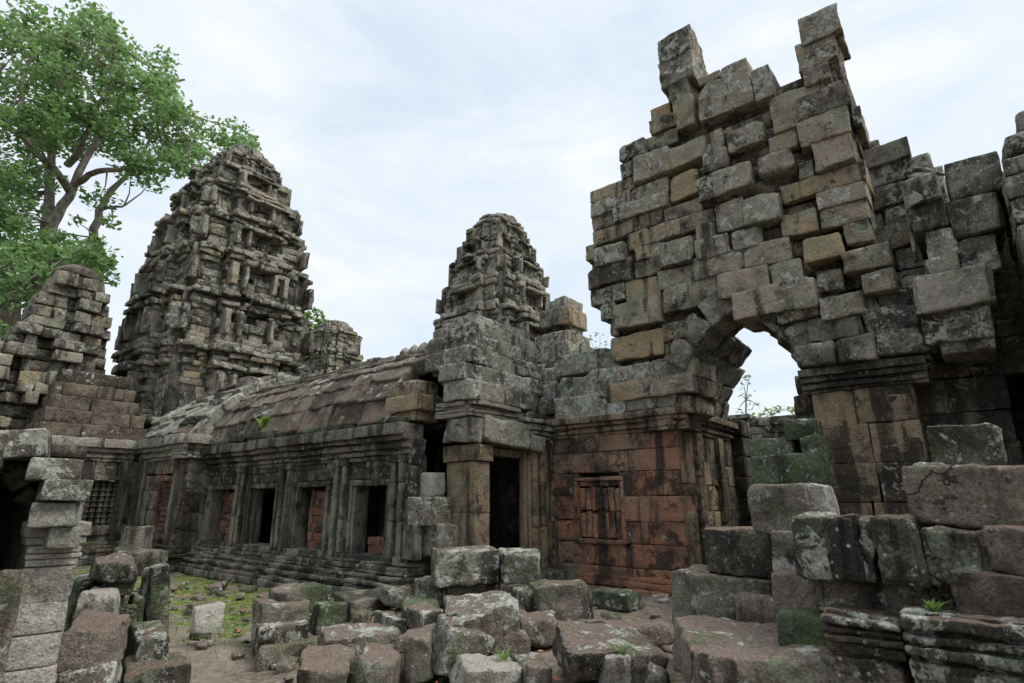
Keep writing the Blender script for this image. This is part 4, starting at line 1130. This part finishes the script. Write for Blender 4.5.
# right-hand foreground stack
GR = 'stacked blocks in the right foreground'
R_ = [
 ('plinth_block', 'moss-streaked block with horizontal carved mouldings at the bottom right corner', 907, 617, 1060, 700, 3.95, .7, 'x', 0, M_BLOCK, mould),
 ('plinth_block', 'green-streaked moulded block left of the corner block at the bottom right', 826, 616, 905, 662, 4.00, .7, 'x', 0, M_BLOCK, mould),
 ('plinth_block', 'plain dark bottom-row block under the green-streaked moulded block', 824, 660, 906, 720, 3.97, .7, 'x', 0, M_BLOCK, None),
 ('stone_block', 'small block with a round green moss patch right of the large fallen slab', 778, 614, 826, 652, 4.10, .6, 'x', 0, M_GREEN, None),
 ('stone_block', 'dark block in shade under the left end of the fluted row', 772, 573, 818, 616, 4.35, .6, 'x', 0, M_BROWN, None),
 ('carved_lintel', 'recessed brown lintel with a shallow framed panel below the fluted stones', 816, 580, 956, 617, 4.30, .6, 'x', 0, M_BROWN, panel),
 ('stone_block', 'rounded dark brown block at the right edge below the lichen-edged pair', 953, 574, 1050, 623, 4.05, .6, 'x', -1, M_BROWN, None),
 ('stone_block', 'mossy block with a broad pale streak below the tall notched block', 705, 531, 776, 578, 5.05, .6, 'x', 0, M_DARKB, None),
 ('stone_block', 'upright dark block wedged between the mossy block and the fluted stones', 770, 533, 806, 576, 4.55, .5, 'x', 0, M_BROWN, None),
 ('stone_block', 'broad block with a white lichen front left of the brown lintel', 672, 578, 780, 641, 4.95, .7, 'x', 1, M_BLOCK, None),
 ('fluted_block', 'leftmost narrow stone of the four standing fluted stones', 795, 516, 828, 583, 4.12, .5, 'x', 2, M_BLOCK, None),
 ('fluted_block', 'second of the four fluted stones, wide with two upright ribs', 829, 516, 860, 583, 4.10, .5, 'x', 0, M_BLOCK, flutes),
 ('fluted_block', 'third and narrowest of the four fluted stones, leaning slightly', 859, 516, 876, 583, 4.13, .5, 'x', 3, M_BLOCK, None),
 ('fluted_block', 'rightmost and widest of the four fluted stones', 875, 516, 921, 584, 4.08, .5, 'x', 0, M_BLOCK, flutes),
 ('stone_block', 'block with white lichen streaks right of the fluted stones', 921, 529, 992, 583, 4.12, .6, 'x', -2, M_BLOCK, flutes),
 ('stone_block', 'greenish block at the right edge beneath the great slab', 988, 528, 1060, 576, 4.08, .6, 'x', 0, M_BLOCK, None),
 ('stone_slab', 'great dark slab with a pale upper edge lying on top of the right stack', 907, 466, 1075, 529, 4.20, .9, 'x', 0, M_DARKB, None),
 ('stone_flake', 'thin broken flake lying on the left end of the great slab', 912, 462, 944, 468, 4.7, .2, 10, 2, M_BROWN, None),
 ('stone_block', 'pale-spotted upright block standing behind the great slab', 930, 426, 1003, 468, 7.00, .5, 'x', 0, M_BLOCK, None),
 ('stone_block', 'tall block with a square notch and a bright right side on the stack', 750, 484, 808, 534, 4.80, .5, 'x', 0, M_BLOCK, None),
 ('stone_block', 'pale cut block joined to the right of the notched block', 806, 483, 826, 520, 4.85, .4, 'x', 0, M_PALE, None),
 ('stone_block', 'long green algae-covered block lying across the arch opening', 750, 455, 834, 486, 8.8, .7, 'a', 0, M_GREEN, None),
 ('stone_block', 'flat rounded green block resting on the long one in the arch', 748, 438, 806, 458, 9.3, .7, 'a', 0, M_GREEN, None),
 ('stone_block', 'green wedge-shaped block beside the pilaster in the arch', 800, 434, 830, 458, 9.1, .6, 'a', -6, M_GREEN, None),
 ('stone_block', 'topmost squared green block in the arch opening', 784, 418, 824, 439, 9.2, .6, 'a', 0, M_GREEN, None),
]
for n, lab, l, t_, r, bo, D, dp, yw, rl, mt, ex in R_:
    blk(n, lab, l, t_, r, bo, D, dp, yw, rl, 0, mt, 'stone slab' if 'slab' in n else 'stone block', GR if D < 6 else 'green blocks lying in the arch', extra=ex, rough=.024, skew=.03)
# buried courses that carry the upper stones
core = thing('block_core', 'dark packed inner stones glimpsed in the gaps of the right foreground stack', 'stone core', (4.8, .4, 0))
for x0, x1, y0, y1, z1 in ((4.1, 5.5, -.7, .95, .74), (5.0, 5.7, .95, 2.1, .68), (4.75, 6.0, -.6, .95, 1.45), (4.8, 6.0, .95, 1.7, 1.0)):
    b = MB(); b.box(x0, x1, y0, y1, 0, z1, seg=.2, bev=.05); b.build('packed_block', M_BROWN, core)
core = thing('block_core', 'dark mossy stones under the green blocks lying across the arch opening', 'stone core', PD(792, 560, 8.9)[:2] + (0,))
for l, r, t_, bo, D in ((752, 832, 486, 545, 8.9), (750, 830, 545, 640, 8.9)):
    cen, size, R_m, rz = shape_at(l, t_, r, bo, D, .8, 4); b = MB(); b.stone(cen, size, R=R_m, seg=.1, bev=.05, rough=.03); b.build('packed_block', M_BROWN, core)

for n, lab, l, t_, r, bo, D, dp, yw, rl, pt, mt in S_:
    blk(n, lab, l, t_, r, bo + 3, D, dp * .9, yw if yw == 'a' else yw * .55, rl * .8, pt * .3, mt, 'stone slab' if 'slab' in n else 'stone block', G1 if n == 'stone_block' else None, rough=.032, skew=.07)

# blocks still stacked where the gallery front has broken away
P_ = [
 ('white-lichened block sticking out of the gallery cornice corner', 398, 438, 426, 465, 8.3 + 2.9, M_BLOCK),
 ('small block with a bright top in the dark gap beside the doorway', 417, 472, 446, 497, 10.9, M_PALE),
 ('narrow greenish block left of the bright-topped one', 399, 465, 419, 497, 11.1, M_GREEN),
 ('white-spotted middle block of the pier beside the last window', 406, 497, 461, 526, 10.6, M_BLOCK),
 ('lower lichen block of the pier beside the last window', 418, 525, 461, 557, 10.6, M_BLOCK),
 ('dark narrow foot block of the pier beside the last window', 404, 525, 420, 560, 10.7, M_GAL),
]
for lab, l, t_, r, bo, D, mt in P_:
    blk('pier_block', lab, l, t_, r, bo, D, .5, 'a' if r - l > 40 else 30, 0, 0, mt, 'stone block', 'blocks of the broken pier', rough=.018, skew=.03)
b = MB(); wall(b, 'x', 7.75, rect(7.55, 8.5, 0, 1.2), ch=(.38, .42), L=(.5, .9), depth=.6, seg=.08)
wall(b, 'y', 7.5, rect(7.6, 10.2, 0, .34), ch=(.3, .34), L=(.5, .9), depth=.6, seg=.08)
wall(b, 'x', 7.6, rect(6.6, 7.9, 0, .42), ch=(.3, .4), L=(.5, .9), depth=2.6, seg=.08)
tag(b.build('doorstep', M_GAL), 'dark stone threshold below the tall doorway partly buried by blocks', 'threshold')

# paving in front of the red wall
b = MB()
x = 7.2
while x < 10.2:
    y = 3.2 + U(0, .3)
    while y < 6.6:
        w, l = .75, U(.6, 1.1)
        b.box(x, x + w - .03, y, y + l - .03, -.1, .10 + U(-.02, .03), seg=.1, rough=.025, bev=.03, chips=2, tint=(U(.3, .8), .2, .3)); y += l
    x += .76
tag(b.build('paving', M_BROWN), None, None, kind='structure')

# ------------------------------------------------------------------ left foreground doorway
def left_door():
    root = thing('ruined_doorway', 'pale stone door pillar with corbelled blocks and a black opening at the left edge', 'doorway', (1.2, 4.6, 0))
    def add(name, mat, items, seg=.028):
        b = MB()
        for (l, t_, r, bo, D, dp, yw, rl, ti) in items:
            cen, size, R, rz = shape_at(l, t_, r, bo, D, dp, yw, rl)
            b.stone(cen, size, R=R, seg=seg, bev=.02, rough=.012, chips=2, skew=.015, tint=ti)
        b.build(name, mat, root)
    b = MB()
    # shaft: drum by drum; its plumb axis measured at two heights
    for i, (t_, bo, l, r) in enumerate(((568, 605, 20, 70), (605, 637, 12, 62), (637, 672, 4, 56), (672, 730, -8, 50))):
        cen, size, R, rz = shape_at(l, t_, r, bo, 4.8, .42, 6)
        b.stone((1.19, 4.86, cen[2]), (.26, .26, size[2] - .004), R=rotm(0, 0, rz), seg=.03, bev=.015, rough=.007, chips=1, skew=.01, tint=(.6, .2, .3))
    cen, size, R, rz = shape_at(0, 600, 50, 700, 4.8, .4, 6)
    b.stone((1.19, 4.86, .12), (.27, .27, .3), R=rotm(0, 0, rz), seg=.04, bev=.02, rough=.01)
    b.build('pillar', M_PALE, root)
    b = MB()
    zc = PD(50, 568, 4.8)[2]
    for i, (h, o) in enumerate(((.045, .0), (.035, .03), (.05, .015), (.05, .06), (.09, .09))):
        b.stone((1.19, 4.86, zc + h / 2), (.265 + o * .8, .265 + o * .8, h - .003), R=rotm(0, 0, rz), seg=.03, bev=.012, rough=.006, chips=0, skew=.004, tint=(.7, .3, .3)); zc += h
    b.build('capital', M_PALE, root)
    add('corbel_stone', M_PALE, [(34, 528, 80, 549, 4.75, .5, 8, 3, (.5, .7, .2)), (30, 502, 86, 528, 4.7, .55, -6, -1, (.6, .6, .3))])
    add('corbel_stone', M_BLOCK, [(34, 479, 93, 501, 4.65, .6, 4, 0, (.9, .1, 1.)), (26, 459, 84, 480, 4.7, .6, 2, 1, (.5, .3, .6))])
    add('top_slab', M_BLOCK, [(-30, 431, 66, 458, 4.8, .9, -6, -6, (.4, .2, .9)), (-60, 446, 20, 470, 4.7, .8, -6, -4, (.3, .2, .2))])
    add('arch_stone', M_DARKB, [(2, 464, 40, 486, 5.05, .3, 4, -38, (.2, .2, .2)), (22, 486, 44, 515, 5.05, .3, 4, -62, (.2, .2, .2)), (-30, 452, 14, 472, 5.05, .3, 4, -16, (.2, .2, .2))])
    # leaning jamb at the picture edge
    b = MB()
    c = PD(-2, 640, 4.7); b.stone((c[0], c[1], .66), (.12, .12, 1.3), R=rotm(0, .1, rz), seg=.04, bev=.03, rough=.012, chips=2, skew=.03)
    b.build('leaning_jamb', M_DARKB, root)
    # the black room behind the opening
    b = MB()
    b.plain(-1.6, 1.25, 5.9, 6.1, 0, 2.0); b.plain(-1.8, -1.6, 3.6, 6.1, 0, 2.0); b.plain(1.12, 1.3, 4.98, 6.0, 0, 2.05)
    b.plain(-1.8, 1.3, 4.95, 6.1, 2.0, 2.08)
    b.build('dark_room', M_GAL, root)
left_door()

# ------------------------------------------------------------------ things seen through the arch
def far_wall():
    b = MB()
    wall(b, 'x', 19.5, [(3.0, -.1), (10, -.1), (10, 4.0), (8, 4.35), (6.9, 4.45), (6.2, 4.5), (5.6, 4.4), (3.0, 4.4)], ch=(.25, .34), L=(.35, .7), depth=.8, seg=.14, prot=(-.08, .12), rough=.03, chips=1, gap=.02)
    tag(b.build('far_wall', M_GREY), 'grey rubble wall far beyond the arch opening with a bush on top', 'wall')
far_wall()
def far_pier():
    b = MB()
    wall(b, 'x', 13.6, [(2.1, 0), (3.2, 0), (3.2, 3.2), (3.0, 3.8), (2.78, 4.6), (2.1, 5.2)], ch=(.35, .45), L=(.4, .7), depth=.7, seg=.09, prot=(-.05, .08), rough=.03, chips=2)
    tag(b.build('broken_pier', M_GREY), 'lichen-green broken pier glimpsed on the right side of the arch opening', 'pier')
far_pier()
def back_jamb():
    b = MB()
    wall(b, 'y', 4.25, rect(13.3, 14.2, 0, 3.4), ch=(.4, .5), L=(.4, .6), depth=1, seg=.09, prot=(-.03, .06), rough=.02)
    wall(b, 'x', 13.32, rect(4.1, 5.2, 0, 3.5), ch=(.4, .5), L=(.4, .6), depth=.6, seg=.09)
    tag(b.build('passage_pier', M_GAL), 'dark pier closing the far end of the gate passage', 'pier')
back_jamb()

# ------------------------------------------------------------------ trees and plants
def leaf_mat(name, c0, c1, tr):
    t = NT(name)
    at = t.n.new('ShaderNodeAttribute'); at.attribute_name = 'tint'
    sep = t.n.new('ShaderNodeSeparateColor'); t.l.new(at.outputs['Color'], sep.inputs[0])
    col = t.mix(sep.outputs[0], c0, c1)
    return t.out(col, .5, None, spec=.3, trans=tr)
M_LEAF = leaf_mat('green_leaves', (.055, .12, .045), (.15, .255, .10), (.20, .34, .11))
M_LEAF2 = leaf_mat('fresh_leaves', (.07, .14, .03), (.16, .24, .06), (.16, .27, .05))
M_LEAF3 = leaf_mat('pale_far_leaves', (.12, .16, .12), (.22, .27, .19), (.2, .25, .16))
def bark_mat():
    t = NT('pale_bark'); g = t.n.new('ShaderNodeNewGeometry'); P = g.outputs['Position']
    n = t.noise(t.map(P, (1, 1, .5)), 2.5, 6, .65)
    return t.out(t.mix(t.ss(n, .35, .65), (.10, .085, .072), (.29, .25, .215)), .9, n, .08)
M_BARK = bark_mat()
nrg = np.random.default_rng(5)
def leaves(centers, radii, per, size, flat=.6, tint_r=None):
    b = MB(); C_, T = [], []
    for (c, r) in zip(centers, radii):
        n = int(per * (r ** 2))
        d = nrg.normal(size=(n, 3)); d /= np.linalg.norm(d, axis=1, keepdims=True)
        rr = r * nrg.random((n, 1)) ** .45
        p = np.array(c) + d * rr * np.array([1, 1, flat])
        t0 = nrg.random() * .5
        C_.append(p); T.append(np.clip(t0 + nrg.random(n) * .5, 0, 1))
    P = np.concatenate(C_); T = np.concatenate(T); n = len(P)
    a = nrg.normal(size=(n, 3)); a /= np.linalg.norm(a, axis=1, keepdims=True)
    nn = nrg.normal(size=(n, 3)) * .6 + np.array([0, 0, 1.]); nn /= np.linalg.norm(nn, axis=1, keepdims=True)
    u = np.cross(a, nn); u /= np.linalg.norm(u, axis=1, keepdims=True); w = np.cross(nn, u)
    s = size * nrg.uniform(.6, 1.3, (n, 1))
    v = np.stack([P - u * s * .5, P + w * s * .32 - nn * s * .08, P + u * s * .55, P - w * s * .32 - nn * s * .08], 1).reshape(-1, 3)
    q = np.arange(4 * n).reshape(-1, 4)
    b.v.append(v); b.q.append(q); b.n = len(v)
    tt = np.repeat(T, 4); b.t.append(np.stack([tt, tt, tt, np.ones_like(tt)], 1)); b.amp.append(np.zeros(len(v))); b.off.append(np.zeros((len(v), 3)))
    return b
def in_poly(x, y, poly):
    c = False
    for i in range(len(poly)):
        (x0, y0), (x1, y1) = poly[i], poly[(i + 1) % len(poly)]
        if (y0 > y) != (y1 > y) and x < x0 + (y - y0) / (y1 - y0) * (x1 - x0): c = not c
    return c
def big_tree():
    DT = 33.0
    base = PD(18, 470, DT)
    root = thing('large_tree', 'tall spreading tree with pale limbs behind the broad tower at the left', 'tree', (base[0], base[1], 0))
    def P(x, y, d=0): return np.array(PD(x, y, DT + d))
    limbs = [
        ([(14, 520, 0), (22, 400, 0), (32, 318, 0), (44, 262, 0), (53, 225, 0), (70, 195, .5), (86, 160, 1), (104, 125, 1.5), (122, 100, 1), (132, 84, 0)], .4, .05),
        ([(48, 245, 0), (50, 190, 1), (52, 150, 1.5), (56, 110, 1.5), (66, 70, 1), (90, 35, 0)], .26, .04),
        ([(70, 190, .5), (52, 168, -1), (30, 150, -1.5), (10, 125, -2), (-15, 105, -2)], .2, .05),
        ([(74, 183, .5), (100, 172, -1), (130, 168, -2), (160, 158, -2.5), (195, 155, -3)], .17, .04),
        ([(95, 240, 3), (98, 210, 3), (112, 190, 3), (128, 172, 3), (150, 140, 2), (180, 112, 1)], .22, .05),
        ([(98, 210, 3), (112, 207, 2), (124, 206, 1.5)], .12, .04),
        ([(98, 300, 4), (96, 255, 3.5), (95, 238, 3)], .34, .30),
        ([(104, 125, 1.5), (130, 105, 3), (160, 85, 3), (185, 80, 2)], .18, .05),
        ([(66, 165, 0), (90, 130, -2), (110, 80, -3), (118, 45, -3)], .18, .05),
        ([(20, 420, -3), (12, 330, -4), (2, 305, -4.5), (-30, 270, -5)], .45, .3),
        ([(30, 150, -1.5), (20, 110, -1), (25, 70, 0), (40, 35, 1)], .16, .05),
    ]
    b = MB(); nodes = []
    for pts, r0, r1 in limbs:
        pp = [P(*p) for p in pts]
        # smooth + wiggle
        dense = []
        for i in range(len(pp) - 1):
            for k in range(3):
                f = k / 3; dense.append(pp[i] * (1 - f) + pp[i + 1] * f + nrg.normal(size=3) * .05)
        dense.append(pp[-1])
        rr = [r0 + (r1 - r0) * (i / (len(dense) - 1)) for i in range(len(dense))]
        b.tube(dense, rr, n=9, rough=.03)
        nodes += dense[3:]
    outline = [(-30, -40), (0, 5), (12, 12), (28, 0), (60, 10), (84, -2), (112, 8), (120, 28), (140, 28), (142, 45), (172, 42), (176, 66), (192, 80), (207, 92), (198, 102), (212, 120), (236, 120), (252, 122), (262, 150), (240, 168), (190, 176),
               (160, 190), (130, 200), (122, 230), (120, 262), (100, 290), (70, 285), (45, 300), (20, 300), (0, 330), (-40, 330)]
    cs, rs = [], []
    tries = 0
    while len(cs) < 370 and tries < 9000:
        tries += 1
        x, y = U(-35, 262), U(-35, 325)
        if not in_poly(x, y, outline): continue
        # fewer clumps in the open lower middle, where the limbs show against the sky
        if 40 < x < 135 and 150 < y < 245 and rng.random() < .78: continue
        if x < 30 and 128 < y < 150 and rng.random() < .7: continue
        if 150 < x < 262 and 160 < y < 190 and rng.random() < .5: continue
        if x < 130 and 245 < y and rng.random() < .05: continue
        edge = 10
        if not all(in_poly(x + dx, y + dy, outline) for dx, dy in ((edge, 0), (-edge, 0), (0, edge), (0, -edge))): continue
        c = P(x, y, U(-4, 5))
        cs.append(c); rs.append(U(.45, 1.1))
    for x, y in ((222, 126), (234, 126), (246, 136), (252, 148), (240, 150), (228, 140), (205, 120), (214, 136), (196, 128), (188, 146), (176, 152), (256, 158)):
        cs.append(P(x, y, U(-1, 3))); rs.append(U(.55, .9))
    N = np.array(nodes)
    for c in cs:
        k = np.argmin(np.linalg.norm(N - c, axis=1)); a = N[k]
        if np.linalg.norm(a - c) > 3.2: continue
        m = (a + c) / 2 + np.array([0, 0, -.15]) + nrg.normal(size=3) * .2
        b.tube([a, m, c], [.05, .03, .012], n=5)
    b.build('trunk', M_BARK, root)
    leaves(cs, rs, 115, .26).build('crown', M_LEAF, root, smooth=False)
big_tree()
def small_tree(name, label, D, blobs, mat, per, size, trunk, base_px, cat='tree', rt=.15):
    bs = PD(*base_px, D)
    root = thing(name, label, cat, (bs[0], bs[1], 0))
    cs = [PD(x, y, D + U(-1, 1)) for x, y, r in blobs]
    sc = D / 592
    b = MB()
    for pts in trunk:
        pp = [np.array(PD(x, y, D)) for x, y in pts]
        b.tube(pp, [rt * (1 - .7 * i / (len(pp) - 1)) for i in range(len(pp))], n=6)
    c0 = np.array(PD(*trunk[0][-1], D))
    for c in cs: b.tube([c0, (c0 + np.array(c)) / 2 + np.array([0, 0, .1]), np.array(c)], [rt * .3, rt * .2, rt * .08], n=5)
    b.build('trunk', M_BARK, root)
    leaves(cs, [r * sc for x, y, r in blobs], per / (sc * sc) * .01, size, flat=.8).build('crown', mat, root, smooth=False)
small_tree('background_tree', 'bright green treetop peeking between the broad tower and the distant one', 48, [(308, 318, 9), (316, 312, 7), (302, 330, 8), (312, 330, 9), (322, 322, 8), (332, 326, 6), (305, 345, 9), (298, 345, 8), (345, 328, 5)], M_LEAF2, 60, .5, [[(306, 470), (307, 380), (308, 340)]], (306, 470))
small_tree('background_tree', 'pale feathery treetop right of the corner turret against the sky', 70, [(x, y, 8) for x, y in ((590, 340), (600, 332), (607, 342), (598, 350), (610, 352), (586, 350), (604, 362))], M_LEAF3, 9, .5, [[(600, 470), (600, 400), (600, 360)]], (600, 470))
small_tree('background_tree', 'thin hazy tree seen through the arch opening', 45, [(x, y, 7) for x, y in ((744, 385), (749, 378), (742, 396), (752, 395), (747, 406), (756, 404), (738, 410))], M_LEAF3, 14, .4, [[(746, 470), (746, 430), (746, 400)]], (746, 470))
small_tree('bush', 'yellow-green bush growing on top of the far wall beyond the arch', 22, [(x, y, 6) for x, y in ((757, 417), (764, 412), (772, 410), (780, 408), (788, 409), (794, 411), (760, 424))], M_LEAF2, 40, .16, [[(772, 450), (772, 425), (772, 415)]], (772, 450), cat='bush', rt=.05)
small_tree('undergrowth_tree', 'dense lower green tree at the left edge behind the crumbling masonry', 27, [(x, y, r) for x, y, r in ((8, 260, 16), (25, 250, 14), (60, 255, 15), (85, 258, 14), (105, 262, 11), (75, 275, 14), (110, 280, 9), (20, 280, 13), (3, 300, 14), (45, 272, 12), (-15, 285, 18), (-12, 330, 16), (8, 335, 10), (95, 240, 9), (30, 300, 9))], M_LEAF, 55, .26, [[(10, 470), (14, 360), (20, 290)], [(10, 470), (60, 330), (85, 280)]], (10, 470), rt=.22)

def sprig(name, label, px, py, D, n, size, mat, cat='plant', spread=.12):
    c = np.array(PD(px, py, D))
    b = MB(); V, Q = [], []
    for i in range(n):
        a = U(0, 2 * math.pi); tl = U(.3, .9); h = size * U(.6, 1.2)
        d = np.array([math.cos(a), math.sin(a), 0]); s = np.array([-d[1], d[0], 0]) * size * .09
        p0 = c + d * U(0, spread) * .4
        p1 = p0 + d * h * tl * .5 + np.array([0, 0, h * .6]); p2 = p0 + d * h * tl + np.array([0, 0, h * .75])
        k = len(V); V += [p0 - s * .5, p0 + s * .5, p1 + s, p1 - s, p2 + s * .2, p2 - s * .2]; Q += [(k, k + 1, k + 2, k + 3), (k + 3, k + 2, k + 4, k + 5)]
    b.add(np.array(V), np.array(Q), (U(.3, .9), 0, 0), 0, (0, 0, 0))
    tag(b.build(name, mat, origin=tuple(c)), label, cat)
sprig('roof_weed', 'yellow-green tuft growing on the gallery roof', 262, 428, 14.5, 40, .30, M_LEAF2)
sprig('fern', 'small fern hanging from the gate masonry above the arch', 757, 196, 11.9, 30, .32, M_LEAF)
sprig('fern', 'green sprig among the jutting stones high on the gate left of the arch axis', 672, 240, 11.3, 22, .2, M_LEAF2)
sprig('weed', 'bright green sprig growing from the joint above the moulded plinth blocks', 934, 616, 4.05, 26, .10, M_LEAF2, spread=.03)
sprig('weed', 'little green weed in a gap between blocks in the centre rubble', 504, 660, 5.6, 18, .1, M_LEAF2)
sprig('weed', 'tuft of grass between the flat slabs at the bottom of the photo', 620, 655, 5.0, 20, .09, M_LEAF2)
# dead pale roots on the right masonry
def root_(name, label, pts, r):
    b = MB(); b.tube([np.array(PX(x, y, X_)) for x, y, X_ in pts], [r * (1 - .4 * i / (len(pts) - 1)) for i in range(len(pts))], n=8, rough=.01)
    tag(b.build(name, M_PALE, origin=PX(pts[0][0], pts[0][1], pts[0][2])), label, 'root', 'pale dead roots on the masonry')
root_('dead_root', 'upper pale horizontal root stub on the right masonry', [(914, 170, 10.7), (925, 170, 10.6), (935, 173, 10.6), (944, 175, 10.7)], .045)
root_('dead_root', 'lower pale horizontal root, longest one, on the right masonry', [(920, 206, 10.6), (935, 204, 10.4), (953, 206, 10.4)], .05)
root_('dead_root', 'pale upright root below the longest horizontal one', [(910, 225, 10.6), (914, 245, 10.5), (916, 262, 10.4)], .045)

# ------------------------------------------------------------------ litter, small rubble, grass
b = MB()
for i in range(300):
    x, y = U(3.0, 9.6), U(2.2, 14)
    if x > 6.9 and y > 8: x = U(3, 6.8)
    r = U(.03, .10) if rng.random() < .8 else U(.1, .2)
    b.stone((x, y, float(gh(x, y)) + r * .25), (r * U(.8, 1.6), r * U(.8, 1.6), r * U(.5, .9)), R=rotm(U(-.3, .3), U(-.3, .3), U(0, 6)), seg=.05, bev=r * .1, rough=r * .2, chips=5, skew=.05)
tag(b.build('rubble', M_BROWN), 'small broken stones scattered over the courtyard ground', 'rubble', kind='stuff')
b = MB(); V, Q = [], []
for i in range(260):
    x, y = U(2.6, 8.5), U(3, 13); 
    if x > 6.6 and y > 8: x -= 3
    a = U(0, 6.28); s = U(.025, .05); z = .03 + U(0, .03) + float(gh(x, y)); k = len(V)
    d = np.array([math.cos(a), math.sin(a), U(-.2, .3)]) * s; e = np.array([-math.sin(a), math.cos(a), U(-.2, .3)]) * s * .5; c = np.array([x, y, z])
    V += [c - d, c + e, c + d, c - e]; Q.append((k, k + 1, k + 2, k + 3))
b.add(np.array(V), np.array(Q), (1, 1, 1), 0, (0, 0, 0))
t = NT('dry_leaf'); tag(b.build('leaf_litter', t.out((.30, .13, .055), .8)), 'dry orange leaves scattered on the ground', 'leaf litter', kind='stuff')
b = MB(); V, Q = [], []
for i in range(2600):
    x, y = rng.gauss(4.6, .9), rng.gauss(9.2, 1.8)
    if x > 6.6: continue
    a = U(0, 6.28); h = U(.02, .06); k = len(V); c = np.array([x, y, float(gh(x, y)) - .01]); s = np.array([math.cos(a), math.sin(a), 0]) * .006; l = np.array([U(-.02, .02), U(-.02, .02), h])
    V += [c - s, c + s, c + s * .3 + l, c - s * .3 + l]; Q.append((k, k + 1, k + 2, k + 3))
b.add(np.array(V), np.array(Q), (.5, 0, 0), 0, (0, 0, 0))
tag(b.build('grass', M_LEAF2), 'thin short grass on the mossy courtyard ground', 'grass', kind='stuff')
